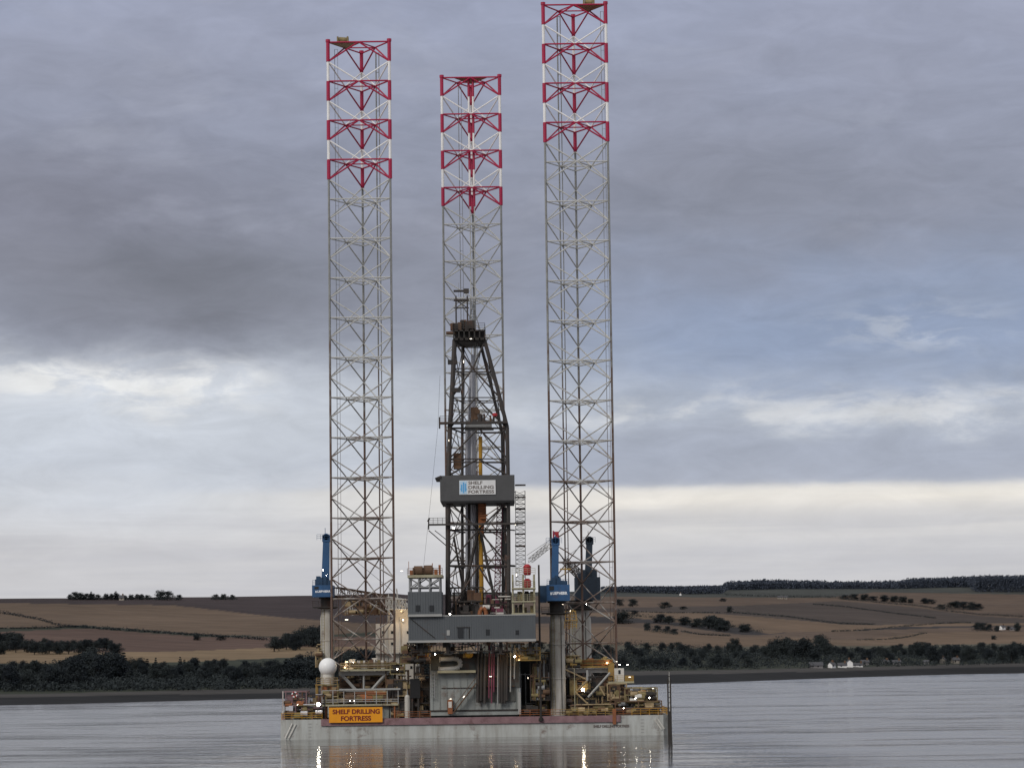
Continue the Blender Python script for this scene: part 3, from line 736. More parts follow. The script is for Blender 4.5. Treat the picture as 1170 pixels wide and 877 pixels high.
# ------------------------------------------------------------------ lattice legs
def leg(label, uL, uR, v0, vbay, y, tip, nb=17, pipes=(), front_pipes=False):
    """a three-chord truss leg: flat face towards the viewer at depth y, third chord behind"""
    um = (uL+uR)/2
    zt = Z(um, v0, y); bh = zt-Z(um, v0+vbay, y)
    xc = X(um, v0, y); w = X(uR, v0, y)-X(uL, v0, y)
    A, B, Cc = Vector((xc-w/2, y, 0)), Vector((xc+w/2, y, 0)), Vector((xc, y+w*.866, 0))
    root = thing('rig_leg', label, 'rig leg', (xc, y+w*.29, 0))
    H = lambda p, z: Vector((p.x, p.y, z))
    zb = -3.5
    nb = int((zt-zb)/bh)+1
    cen = (A+B+Cc)/3
    for p in (A, B, Cc):
        mb = MB()
        mb.tube(H(p, zt), H(p, zt+.5), .42, 8, 0)
        for i in range(nb):
            za, zm, zc = zt-i*bh, zt-(i+.5)*bh, max(zt-(i+1)*bh, zb)
            big = i < 4
            if zm <= zb: break
            mb.tube(H(p, zm), H(p, za), .33 if big else .20, 8, 0 if big else 2, cap=False)
            mb.tube(H(p, zc), H(p, zm), .26 if i < 3 else .20, 8, 1 if i < 3 else 2, cap=False)
            # rack plates: the toothed strip on both sides of the chord
            d = (p-cen).normalized().cross(Vector((0, 0, 1)))
            if i >= 4:
                for k in range(8):
                    z0 = za-(k+.85)*bh/8
                    if z0 < zb: break
                    a_ = d*(.29 if p is not Cc else .2)
                    mb.add([H(p+a_, z0), H(p-a_, z0), H(p-a_, z0+bh*.118), H(p+a_, z0+bh*.118)], [(0, 1, 2, 3)], 2)
        mb.build('chord', ['red', 'white', 'chord'], root)
    mids = [(A+B)/2, (B+Cc)/2, (Cc+A)/2]
    for i in range(nb):
        za, zm, zc = zt-i*bh, zt-(i+.5)*bh, zt-(i+1)*bh
        if zm < 3: break
        m0 = 'red' if i < 4 else 'brace'; m1 = 'white' if i < 3 else 'brace'
        mb = MB(); r = .145 if i < 4 else .12
        for p, q in ((A, B), (B, Cc), (Cc, A)): mb.tube(H(p, za), H(q, za), r, 6)
        for p, q in ((0, 1), (1, 2), (2, 0)): mb.tube(H(mids[p], za), H(mids[q], za), .12, 5)
        bay = mb.build('bay_frame', m0, root)
        for (p, q), mdl in zip(((A, B), (B, Cc), (Cc, A)), mids):
            f = MB()
            f.tube(H(mdl, za), H(p, zm), r, 6, 0); f.tube(H(mdl, za), H(q, zm), r, 6, 0)
            if zc > 3: f.tube(H(p, zm), H(mdl, zc), r*.92, 6, 1); f.tube(H(q, zm), H(mdl, zc), r*.92, 6, 1)
            f.build('face_brace', [m0, m1], bay)
    for (du, dy, r) in pipes:
        xx = xc+du*w; mb = MB(); mb.tube((xx, y+dy, zb+8), (xx, y+dy, zt-1), r, 6); mb.tube((xx+.55, y+dy, zb+8), (xx+.55, y+dy, zt-1), r*.7, 5)
        for k in range(nb*2): mb.tube((xx, y+dy, zt-1-k*bh/2), (xx+.55, y+dy, zt-1-k*bh/2), r*.6, 4)
        mb.build('caisson_pipe', 'chord', root)
    if front_pipes:
        mb = MB()
        for i in range(nb):
            za, zm, zc = zt-i*bh, zt-(i+.5)*bh, zt-(i+1)*bh
            if zc < 4: break
            for s in (-.42, .42):
                mb.tube((xc+s, y+.9, zm), (xc+s, y+.9, za), .24 if i < 4 else .10, 6, 0 if i < 4 else 2); mb.tube((xc+s, y+.9, zc), (xc+s, y+.9, zm), .2 if i < 3 else .10, 6, 1 if i < 3 else 2)
        mb.build('caisson_pipe', ['red', 'white', 'brace'], root)
    # small platform under the tip with a rope drum
    if tip is not None:
        s = tip
        if s == 0: tri = [(A+B)/2*.5+A*.0+(A+B)/2*.5+Vector((-w*.28, .3, 0)), (A+B)/2+Vector((w*.28, .3, 0)), cen+Vector((0, 2.6, 0))]
        else:
            c0 = A if s < 0 else B; tri = [c0, c0.lerp(B if s < 0 else A, .55), c0.lerp(Cc, .55)]
        MB().prism([(p.x, p.y) for p in tri], zt-.12, zt+.08).build('tip_platform', 'orange2' if s == 0 else ('tan' if s < 0 else 'orange2'), root)
        if s:
            q = c0.lerp(cen, .42)+Vector((.3*-s if s < 0 else -.6, 0, 0)); mb = MB()
            mb.tube((q.x-.7, q.y, zt+.75), (q.x+.7, q.y, zt+.65), .5, 10); mb.box(q.x-1.05, q.x-.75, q.y-.7, q.y+.7, zt+.08, zt+1.2); mb.box(q.x+.75, q.x+1.05, q.y-.7, q.y+.7, zt+.08, zt+1.2)
            mb.build('rope_drum', 'olive', root)
    return root
leg('left lattice leg standing beside the white radome, with red-and-white top', 374.6, 444.6, 48, 44.55, 12, -1, pipes=((.26, 5, .13), (-.40, 1.6, .05)))
leg('shorter middle lattice leg rising behind the drilling derrick, red-and-white top', 504.6, 570.6, 88.5, 41.7, 45, 0, front_pipes=True, pipes=((-.22, 4, .07),))
leg('tallest right lattice leg cut by the top of the frame, red-and-white top', 620.4, 691.8, 5.5, 44.6, 11, 1, pipes=((-.27, 5, .13), (.42, 1.4, .05)))

# ------------------------------------------------------------------ jacking frames at the legs
def jackhouse(label, side):
    y = 9.0
    L = side < 0
    u0, u1, vt, vb = (386, 446, 768, 787) if L else (643, 707, 765, 803)
    xm = X((u0+u1)/2, vt, y); r = thing('jacking_frame', label, 'jacking frame', (xm, y, DZ))
    mat = 'trim' if L else 'off'
    x0, x1 = X(u0+3, vt, y), X(u1-4, vt, y); zt, zb = Z((u0+u1)/2, vt, y), Z((u0+u1)/2, vb, y)
    for yy in (y, y+15):
        mb = MB()
        mb.box(x0-.3, x1+.3, yy, yy+.6, zt-.45, zt+.25)
        xm_ = (x0+x1)/2
        for (a, b_) in (((x0+.2, zt-.3), (x0+2.6, zb)), ((x1-.2, zt-.3), (x1-2.6, zb)), ((xm_, zt), (xm_, zb))):
            mb.tube((a[0], yy+.3, a[1]), (b_[0], yy+.3, b_[1]), .3 if b_[0] != xm_ else .2, 6)
        mb.box(x0-1, x1+2, yy-.05, yy+.65, zb-.4, zb)
        mb.build('truss', mat, r)
    # gear boxes around the chords behind the truss
    for xx in (x0+.6, x1-1.2):
        for k in range(3):
            for yy in (y+2.2, y+5.6): MB().box(xx-.9, xx+1.1, yy, yy+1.7, DZ+1+k*2.1, DZ+2.7+k*2.1).tube((xx, yy-.5, DZ+1.9+k*2.1), (xx, yy+.1, DZ+1.9+k*2.1), .5, 8).build('gear_box', 'brown', r)
    MB().box(x0+.5, x1-.5, y+11, y+14, DZ, zb+(zt-zb)*.8).build('casing', 'dark', r)
    # top platform and its railing
    vp = 764 if L else 760.5
    zp = Z((u0+u1)/2, vp, y); xa, xb = X(389 if L else 642, vp, y), X(453 if L else 700, vp, y)
    MB().box(xa, xb, y-1.2, y+2.5, zp-.3, zp).build('platform', 'palegreen' if L else 'yellow', r)
    MB().rail([(xa, y-1.1, zp), (xb, y-1.1, zp), (xb, y+2.4, zp)], 1.1, .045, 1.5).build('railing', 'tan' if L else 'yellow', r)
    mb = MB(); rr = random.Random(3 if L else 4)
    for k in range(46):
        xx = rr.uniform(xa, xb-.8); hh = rr.uniform(.4, 1.7); mb.box(xx, xx+rr.uniform(.2, .9), y+.2+rr.random(), y+1.6+rr.random(), zp+.002*k, zp+hh, rr.choice((0, 0, 1, 2)))
    for k in range(5):
        zz = zp+.3+.2*k; mb.tube((xa, y-.2-.15*k, zz), (xb, y-.2-.15*k, zz), .09, 5, k % 3)
    mb.build('hydraulic_unit', ['olive', 'brown', 'off'] if L else ['orange2', 'olive', 'brown'], r)
    return r
jackhouse('left jacking frame around the left leg above the orange name board', -1)
jackhouse('right jacking frame with yellow top platform around the right leg', 1)
jf = [o for o in bpy.data.objects if o.name.startswith('jacking_frame') and 'right' in o['label']][0]
for pts, rad in ((((645, 764), (671, 776)), .13), (((671, 765), (671, 777)), .2), (((697, 768), (672, 796)), .2), (((671, 777), (659, 789)), .17), (((656, 789), (672, 804)), .15), (((672, 804), (684, 815)), .15), (((672, 802), (661, 814)), .13), (((684, 782), (691, 794)), .15)):
    MB().tube(P(*pts[0], 5.2), P(*pts[1], 5.2), rad, 7).build('diagonal_brace', 'trim' if rad > .18 else 'tan', jf)
# lower walkway deck at the left frame
r = thing('walkway_deck', 'raised walkway deck with long rails over the orange name board', 'walkway', (X(412, 803, 2), 2, DZ))
xa, xb, zz = X(368, 803, 2), X(455, 803, 2), Z(412, 804, 2)
MB().box(xa, xb, 2, 8, zz-.28, zz).build('platform', 'palegreen', r)
zt = Z(412, 788, 2); mb = MB()
for k in range(8):
    xx = xa+(xb-xa)*k/7; mb.tube((xx, 2.15, zz), (xx, 2.15, zt), .08, 5)
for z in (zt, zz+(zt-zz)*.33, zz+.45): mb.tube((xa, 2.15, z), (xb, 2.15, z), .07, 5)
mb.build('railing', 'trim', r)
MB().box(xa-.2+3.2, xb+.4, 1.9, 2.3, zt, zt+.28).build('top_beam', 'trim', r)
MB().box(X(376, 815, 3), xb, 3, 7.5, DZ+.03, zz-.28).build('wall', 'grey2', r)
for u in (372, 451):
    MB().tube((X(u, 815, 2.4), 2.4, DZ), (X(u, 815, 2.4), 2.4, zz), .18, 6).build('post', 'orange2', r)
for i, (u, m_, rad) in enumerate(((380, 'olive', .6), (391, 'tan', .45), (400, 'brown', .7), (412, 'olive', .5), (420, 'orange2', .6), (432, 'olive', .6), (443, 'brown', .6))):
    p = P(u, 797, 5); t = thing('storage_tank', '%s horizontal tank behind the walkway rails, %s of seven' % (('olive', 'tan', 'brown', 'olive', 'orange', 'olive', 'brown')[i], ('leftmost', 'second', 'third', 'fourth', 'fifth', 'sixth', 'rightmost')[i]), 'tank', (p.x, 5, zz), 'tanks on the left walkway deck')
    MB().tube((p.x-.9, 5, zz+rad+.2), (p.x+.9, 5, zz+rad+.2), rad, 14).build('drum', m_, t, False)
    MB().box(p.x-.7, p.x-.5, 4.4, 5.6, zz, zz+.7).box(p.x+.5, p.x+.7, 4.4, 5.6, zz, zz+.7).build('cradle', 'dark', t)
# name board
r = thing('name_board', 'orange name board with two lines of dark red letters', 'sign', (X(406, 816, 1.2), 1.2, DZ))
MB().pbox(376, 807.5, 437, 824.8, -.75, -.55).build('board', 'orange', r)
fr = MB(); zt_, zb_ = Z(406, 807.5, 1.2), Z(406, 824.8, 1.2)
lettering('SHELF DRILLING', X(380, 816, -.78), X(434, 816, -.78), Z(406, 815.1, -.78), Z(406, 809.6, -.78), -.78, 'letter', r, .035)
lettering('FORTRESS', X(389.5, 816, -.78), X(424, 816, -.78), Z(406, 822.9, -.78), Z(406, 817.3, -.78), -.78, 'letter', r, .035)
for u in (379, 434): MB().tube((X(u, 816, 2), 2, DZ), (X(u, 816, 2), 2, zt_), .12, 6).tube((X(u, 816, 2), 2, DZ+2), (X(u, 816, 2), -.55, DZ+2), .08, 5).build('bracket', 'dark', r)

# ------------------------------------------------------------------ radome
p = P(374.6, 761.5, 7); R = 10.3*S(7)
r = thing('radome', 'white spherical radome on a short neck at the left frame', 'radome', (p.x, 7, Z(374, 781, 7)))
MB().lathe(p, [(R*math.sin(PI*k/20), -R*math.cos(PI*k/20)) for k in range(1, 20)], 32).build('dome', 'dome', r, True)
zb = Z(374, 781, 7)
MB().lathe((p.x, 7, zb), [(.95, 0), (.95, p.z-R-zb+.3), (1.1, p.z-R-zb+.5)], 20).build('neck', 'off', r)
mb = MB(); x0, x1 = X(362, 790, 7), X(386, 790, 7)
for xx in (x0, x1): 
    for yy in (6, 9): mb.tube((xx, yy, DZ), (xx, yy, zb), .15, 6)
for z in (DZ+3, zb-.1): mb.box(x0-.2, x1+.2, 5.8, 9.2, z-.1, z+.08)
mb.rail([(x0, 5.9, zb), (x1, 5.9, zb)], 1.1, .05, 1.2)
mb.build('stand', 'yellow', r)
MB().box(x0+.8, x0+2.3, 6.2, 8.6, DZ+3.1, zb-.3).box(x0+2.6, x1-.1, 6.5, 8.6, DZ+.2, DZ+2.8).build('control_box', 'orange2', r)

# ------------------------------------------------------------------ accommodation block
y = 26
r = thing('accommodation_block', 'tall cream accommodation block behind the left leg', 'building', (X(452, 770, y), y, DZ))
MB().box(X(429.5, 740, y), X(476, 740, y), y, y+14, DZ, Z(450, 712, y)).build('wall', 'cream', r)
MB().box(X(451, 705, y), X(474, 705, y), y+.3, y+10, Z(450, 712, y)+.002, Z(450, 695, y)).build('upper_house', 'cream', r)
for (u, v) in ((438, 722), (448, 722), (466, 722), (438, 735), (448, 735), (466, 735), (466, 748), (470, 762)):
    MB().pbox(u-1.3, v-1.6, u+1.3, v+1.6, y-.06, y+.1).build('window', 'glass', r)
MB().box(X(429, 740, y), X(476.5, 740, y), y-1.2, y, Z(450, 745, y)-.2, Z(450, 745, y)).rail([(X(429, 740, y), y-1.1, Z(450, 745, y)), (X(476, 740, y), y-1.1, Z(450, 745, y))], 1.1, .05, 1.5).build('balcony', 'off', r)
MB().tube(P(457.5, 790, y-.3), P(457, 705, y-.3), .12, 6).tube(P(443, 790, y-.2), P(443, 716, y-.2), .08, 6).build('downpipe', 'off', r)
mb = MB(); zz = Z(450, 712, y); mb.rail([(X(430, 740, y), y+.2, zz), (X(451, 740, y), y+.2, zz)], 1.1, .05, 1.5); mb.build('roof_railing', 'brown', r)

# ------------------------------------------------------------------ cantilever: support box, drill floor, doghouse
y0 = 2.0
r = thing('support_box', 'large grey panelled steel box under the drill floor at the stern', 'steel box', (X(542, 800, y0), y0, DZ))
BX0, BX1 = X(491.5, 800, y0), X(594, 800, y0); zT = Z(542, 746, y0)
MB().box(BX0, BX1, y0, 34, DZ+.35, zT).build('casing', 'grey2', r)
MB().box(BX0+.5, BX1-.4, y0+.4, 30, DZ, DZ+.35).build('skid', 'black', r)
mb = MB()
for k in range(13):
    xx = BX0+(BX1-BX0)*(k+.4)/13; mb.box(xx-.045, xx+.045, y0-.12, y0, DZ+1.3, zT)
mb.build('stiffener', 'grey2', r)
mb = MB().box(BX0, BX1, y0-.16, y0, DZ+1.05, DZ+1.3).box(BX0+2, BX1-6, y0-.14, y0, DZ+5.0, DZ+5.14); mb.build('ledge', 'dark', r)
MB().box(BX1-.3, BX1+.15, y0-.3, y0, DZ+.4, DZ+4.2).build('corner_post', 'trim', r)
MB().pbox(545, 750, 589, 801, y0-.25, y0-.13).build('recess_shade_plate', 'boxdark', r)  # dark sheet over the recess, its shade put into the colour
MB().pbox(492, 746.5, 545, 752, y0-.6, y0-.13).build('top_beam', 'dark', r)  # dark beam added to paint the shade under the drill floor
MB().pbox(492.3, 752.2, 545, 765.2, y0-.13, y0-.125+.12).build('upper_shade_plate', 'boxdark', r)  # darker plate: shade under the overhang painted in, with grime
MB().pbox(589.2, 748, 593.6, 785, y0-.13, y0-.005).build('side_shade_plate', 'boxdark', r)  # dark plate painting the shade at the box's upper right
for v_ in (759, 772, 783): MB().pbox(545, v_, 588, v_+1, y0-.7, y0-.26).build('pipe_guide', 'brown', r)
MB().pbox(500, 765.4, 543.5, 768.2, y0-1.6, y0).build('yellow_shelf', 'palegreen', r)
zz = DZ
# dark bays each side under the cantilever
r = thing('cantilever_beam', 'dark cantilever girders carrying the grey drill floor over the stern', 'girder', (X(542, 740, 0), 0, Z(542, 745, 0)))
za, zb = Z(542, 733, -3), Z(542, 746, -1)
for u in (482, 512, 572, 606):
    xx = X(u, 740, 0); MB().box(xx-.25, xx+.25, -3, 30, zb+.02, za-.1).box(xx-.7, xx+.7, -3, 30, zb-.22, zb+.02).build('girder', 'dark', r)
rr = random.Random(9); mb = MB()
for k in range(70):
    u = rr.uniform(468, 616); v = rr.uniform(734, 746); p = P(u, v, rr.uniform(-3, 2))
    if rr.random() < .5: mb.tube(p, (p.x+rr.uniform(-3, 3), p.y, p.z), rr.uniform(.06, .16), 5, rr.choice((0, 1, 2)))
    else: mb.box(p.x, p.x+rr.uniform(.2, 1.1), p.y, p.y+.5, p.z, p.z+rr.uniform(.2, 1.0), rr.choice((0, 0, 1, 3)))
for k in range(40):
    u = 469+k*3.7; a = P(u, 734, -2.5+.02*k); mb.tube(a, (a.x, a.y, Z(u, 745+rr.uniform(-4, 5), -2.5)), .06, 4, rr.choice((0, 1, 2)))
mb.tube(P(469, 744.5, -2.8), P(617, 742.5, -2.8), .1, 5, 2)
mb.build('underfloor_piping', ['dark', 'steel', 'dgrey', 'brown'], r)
for i, (u, va, vb, mt) in enumerate([(546, 746, 802, 'dgrey'), (550, 740, 800, 'dark'), (554, 746, 803, 'dgrey'), (559, 734, 797, 'magenta'), (562, 734, 803, 'magenta'), (564.5, 736, 790, 'magenta'), (569, 738, 805, 'steel'), (574, 748, 803, 'dark'), (579, 746, 800, 'dgrey'), (583.5, 734, 790, 'trim'), (588, 736, 775, 'trim'), (571.5, 746, 803, 'dark'), (577, 748, 803, 'dark')]):
    MB().tube(P(u, va, 1.0), P(u-.3, vb, 1.0), {'steel': .12, 'trim': .12, 'magenta': .13}.get(mt, .26), 7).build('riser_pipe', mt, r)

FY = -4.5
r = thing('drill_floor', 'wide grey corrugated drill floor enclosure with door and small windows', 'drill floor', (X(540, 720, FY), FY, Z(540, 733, FY)))
def corr(mb, u0, v0, u1, v1, y, dep, m=0):
    """corrugated-front box"""
    xa, xb = X(u0, (v0+v1)/2, y), X(u1, (v0+v1)/2, y); z0, z1 = Z((u0+u1)/2, v1, y), Z((u0+u1)/2, v0, y)
    mb.box(xa, xb, y, y+dep, z0, z1, m); n = int((xb-xa)/.42)
    for k in range(n):
        x = xa+(k+.25)*(xb-xa)/n; mb.box(x, x+.2, y-.09, y-.002, z0+.05, z1-.05, m)
    return mb
corr(MB(), 466.5, 702.5, 612, 731, FY, 15).build('wind_wall', 'grey', r)
MB().pbox(466, 730.4, 612.5, 733, FY-.15, FY+15.1).build('bottom_trim', 'trim', r)
MB().pbox(478, 702, 612.3, 703.2, FY-.12, FY-.001).build('top_trim', 'trim', r)
for (u0, v0, u1, v1, n_, mt) in ((523, 716.5, 529.5, 728.5, 'door', 'glass'), (555, 718.6, 559.6, 725, 'window', 'glass'), (589, 719.5, 593, 724.5, 'window', 'glass'), (510.5, 719.5, 514, 725.5, 'panel', 'trim')):
    o = MB().pbox(u0, v0, u1, v1, FY-.16, FY-.09).build(n_, mt, r)
    if n_ == 'door':
        MB().pbox(535.5, 716.5, 536.3, 728.5, FY-.2, FY-.1).pbox(521.5, 715.8, 537, 716.6, FY-.2, FY-.1).build('frame', 'dark', o)
MB().tube(P(470, 707, FY-.2), P(497, 728.5, FY-.2), .07, 5).build('cable', 'dark', r)
mb = MB(); corr(mb, 466, 675.5, 504.8, 701.5, FY-.4, 9)
r = thing('doghouse', 'small square grey driller cabin on the left end of the drill floor', 'cabin', (X(485, 700, FY), FY-.4, Z(485, 702, FY)))
mb.build('wall', 'grey', r)
MB().pbox(466, 701.3, 505, 704, FY-.7, FY-.1).build('bottom_trim', 'trim', r)
for u in (477.5, 493): MB().pbox(u-2.4, 691, u+2.4, 698, FY-.56, FY-.4).build('window', 'glass', r)
y = FY+.4
r = thing('machinery_deck', 'open framed deck with brown winches on top of the grey cabin', 'machinery deck', (X(485, 675, y), y, Z(485, 675, y)))
mb = MB()
for yy in (y, y+7):
    for u in (468, 478.5, 491, 502.5): mb.tube((X(u, 667, y), yy, Z(485, 675.5, y)), (X(u, 667, y), yy, Z(485, 659, y)), .16, 6)
    for a, b_ in ((468, 485), (485, 468), (485, 502.5), (502.5, 485)): mb.tube((X(a, 667, y), yy, Z(485, 671, y)), (X(b_, 667, y), yy, Z(485, 660, y)), .11, 5)
    mb.tube((X(467, 667, y), yy, Z(485, 670.5, y)), (X(503, 667, y), yy, Z(485, 670.5, y)), .16, 5)
for u in (468, 502.5): mb.tube((X(u, 667, y), y, Z(485, 670.5, y)), (X(u, 667, y), y+7, Z(485, 670.5, y)), .14, 5)
mb.build('frame', 'steel', r)
MB().pbox(465.5, 656.3, 505.5, 659.3, y-.4, y+8).build('platform', 'palegreen', r)
zz = Z(485, 656.3, y)
MB().rail([(X(465.5, 656, y), y-.3, zz), (X(505.5, 656, y), y-.3, zz)], 1.1, .05, 1.3).build('railing', 'brown', r)
for u, rad in ((477.5, .8), (488.5, .85)):
    x = X(u, 650, y); MB().tube((x-.75, y+2, zz+rad), (x+.75, y+2, zz+rad), rad, 14).box(x-.95, x-.75, y+.9, y+3.1, zz, zz+1.3).box(x+.75, x+.95, y+.9, y+3.1, zz, zz+1.3).build('winch_drum', 'brown', r)
MB().pbox(496, 650, 500, 656.2, y+1, y+2.5).pbox(501, 645, 503.5, 656.2, y+1, y+2).pbox(468, 651, 472, 656.2, y+1, y+3).tube(P(494, 656, y+2), P(494, 643, y+2), .08, 5).tube(P(467, 656, y+1), P(467, 641, y+1), .05, 5).build('hydraulic_unit', 'orange2', r)

# pale framed rack module at the right end of the floor
y = FY+.3
r = thing('rack_module', 'pale green three-storey open frame at the right end of the drill floor', 'rack module', (X(598, 702, y), y, Z(598, 702, y)))
mb = MB()
for yy in (y, y+6):
    for u in (586, 598, 610.5): mb.tube((X(u, 680, y), yy, Z(598, 702, y)), (X(u, 680, y), yy, Z(598, 656, y)), .17, 6)
mb.build('post', 'palegreen', r)
for v in (671, 686, 699.8): MB().pbox(584.5, v, 612, v+1.6, y-.4, y+6.2).build('shelf', 'palegreen', r)
mb = MB()
for v in (671, 686, 656):
    mb.rail([(X(585, v, y), y-.3, Z(598, v, y)), (X(611.5, v, y), y-.3, Z(598, v, y))], 1.05, .045, 1.0)
mb.build('railing', 'palegreen', r)
rr = random.Random(5)
for v in (686, 700.):
    for k in range(9):
        u = rr.uniform(587, 607); p = P(u, v-.3, y+rr.uniform(.5, 3)); MB().box(p.x, p.x+rr.uniform(.3, .8), p.y, p.y+.8, p.z+.003*k, p.z+rr.uniform(.6, 1.7)).build('valve_box', rr.choice(['dark', 'olive', 'brown']), r)
for i, (v0, v1) in enumerate(((643.5, 656.5), (660, 670.8))):
    t = thing('pressure_vessel', ('upper' if i == 0 else 'lower')+' bright red pressure vessel on the pale frame beside the derrick', 'tank', (X(602.5, v1, y), y+1.5, Z(602.5, v1, y)))
    x, za, zb = X(602.5, 657, y), Z(602, v1, y), Z(602, v0, y)
    MB().lathe((x, y+1.5, za), [(.5, 0), (.62, .15), (.66, (zb-za)*.5), (.62, zb-za-.35), (.3, zb-za-.05)], 16).build('shell', 'tankred', t, True)
    MB().lathe((x, y+1.5, za), [(.72, .4), (.72, .55)], 12).lathe((x, y+1.5, za), [(.72, zb-za-.6), (.72, zb-za-.45)], 12).build('band', 'tankred', t)

# ------------------------------------------------------------------ derrick
YF, YB = 1.0, 10.5
r = thing('derrick', 'dark steel drilling derrick with grey wind wall in front of middle leg', 'derrick', (X(545, 700, YF), YF, Z(545, 703, YF)))
def PT(u, v, y):      # a derrick node: pixel measured on the front face plane, set at depth y
    q = P(u, v, YF); return Vector((q.x, y, q.z))
FL = [(511.5, 703), (512, 605), (512.5, 545), (514, 490), (517, 440), (519.5, 388)]
FR = [(581.5, 703), (581, 605), (580.5, 545), (579.5, 488), (567.5, 440), (553.5, 388)]
BL = [(527, 703), (527, 605), (527, 545), (527, 490), (527.5, 440), (528, 388)]
BR = [(574.5, 703), (574.5, 605), (574.5, 545), (573.5, 490), (562, 440), (549, 388)]
for pts, y_, rad in ((FL, YF, .42), (FR, YF, .34), (BL, YB, .26), (BR, YB, .28)):
    MB().path([PT(u, v, y_) for u, v in pts], rad, 8).build('leg', 'dgrey', r)
def fx(tab, v):
    t = [(b_, a) for a, b_ in reversed(tab)]
    return inter(t, v)
LV = [703, 646, 605, 572, 543, 524, 489, 454, 421, 390]
for i, v in enumerate(LV[1:]):
    v1 = LV[i]
    fl, fr_, bl, br = PT(fx(FL, v), v, YF), PT(fx(FR, v), v, YF), PT(fx(BL, v), v, YB), PT(fx(BR, v), v, YB)
    g = MB(); rad = .17 if v in (605, 489, 646) else .10
    for a, b_ in ((fl, fr_), (fr_, br), (br, bl), (bl, fl)): g.tube(a, b_, rad, 6)
    if v in (524, 454, 421): g.tube(fl-Vector((0, 0, .55)), fr_-Vector((0, 0, .55)), .1, 5)
    gb = g.build('girt', 'dgrey', r)
    # inverted-V bracing of the four faces
    def face(p0, p1, q0, q1, rad, flip=False):
        f = MB()
        if flip: f.tube((q0+q1)/2, p0, rad, 6); f.tube((q0+q1)/2, p1, rad, 6)
        else: f.tube((p0+p1)/2, q0, rad, 6); f.tube((p0+p1)/2, q1, rad, 6)
        f.build('face_brace', 'dgrey', gb)
    lo = [PT(fx(FL, v1), v1, YF), PT(fx(FR, v1), v1, YF), PT(fx(BR, v1), v1, YB), PT(fx(BL, v1), v1, YB)]
    up = [fl, fr_, br, bl]
    flip = v in (390, 572)
    if v == 572: up_, lo_ = up, lo
    for k in range(4):
        a, b_ = k, (k+1) % 4
        face(up[a], up[b_], lo[a], lo[b_], (.16 if k == 0 else .075), flip)
# big raking braces low on the derrick
MB().tube(PT(546, 607, 3), PT(526, 690, 3), .30, 6).tube(PT(549, 607, 3), PT(566, 690, 3), .26, 6).tube(PT(518, 612, 4), PT(534, 700, 4), .2, 6).build('rake_brace', 'dgrey', r)
# crown
mb = MB(); x0, x1 = PT(518.5, 380, 0).x, PT(554, 380, 0).x; z0, z1 = PT(530, 389, 0).z, PT(530, 377.5, 0).z
mb.box(x0, x1, YF-1, YB+.5, z0, z0+.35); mb.box(x0, x1, YF-1, YB+.5, z1-.25, z1)
for k in range(7):
    xx = x0+(x1-x0)*k/6; mb.box(xx-.12, xx+.12, YF-1, YF-.7, z0, z1)
mb.box(x0+.4, x1-1.0, YF, YB, z0+.35, z1-.25)
cr = mb.build('crown_platform', 'dark', r)
mb = MB(); mb.rail([(x0, YF-.9, z1), (x1, YF-.9, z1), (x1, YB, z1)], 1.15, .05, 1.0); mb.rail([(x0, YF-.9, z1), (x0, YB, z1)], 1.15, .05, 1.0); mb.build('railing', 'dgrey', cr)
mb = MB(); q = PT(511, 378, 0)
for k in range(12):
    rr = random.Random(k); xx = rr.uniform(q.x, PT(536, 0, 0).x-.6); mb.box(xx, xx+rr.uniform(.4, 1.1), YF+rr.random(), YF+2+rr.random(), z1+rr.uniform(0, .4), z1+rr.uniform(.9, 2.1), k % 2)
mb.box(PT(509.5, 376, 0).x, x0+.5, YF+.2, YF+2, z1-.5, z1-.1, 1)
mb.build('crown_block', ['dark', 'brown'], cr)
mb = MB()      # gin pole frame and mast
a0, a1 = PT(521, 360, 0).x, PT(534, 360, 0).x
za = PT(530, 377, 0).z; zt = PT(530, 337, 0).z
for x in (a0, a1): mb.tube((x, YF+1, za), (x, YF+1, zt), .14, 6)
for v in (338.5, 349, 358): mb.tube((a0-.4, YF+1, PT(0, v, 0).z), (a1+.3, YF+1, PT(0, v, 0).z), .2 if v != 358 else .1, 6)
mb.tube((a0, YF+1, PT(0, 358, 0).z), (a1, YF+1, PT(0, 349, 0).z), .09, 5); mb.tube((a1, YF+1, PT(0, 358, 0).z), (a0, YF+1, PT(0, 349, 0).z), .09, 5)
mb.box(a1-.6, a1+.3, YF+.7, YF+1.6, PT(0, 341, 0).z, PT(0, 336, 0).z)
mb.build('gin_pole', 'dgrey', cr)
mb = MB(); lattice(mb, PT(540, 376, YF+4), PT(540, 338, YF+4), .9, .9, 9, .05); mb.tube(PT(532, 377, YF+3), PT(540, 345, YF+4), .08, 5); mb.tube(PT(549, 377, YF+3), PT(540, 345, YF+4), .08, 5); mb.tube(PT(524, 338, YF+1), PT(524, 322, YF+1), .035, 5)
mb.build('antenna_mast', 'steel', cr)
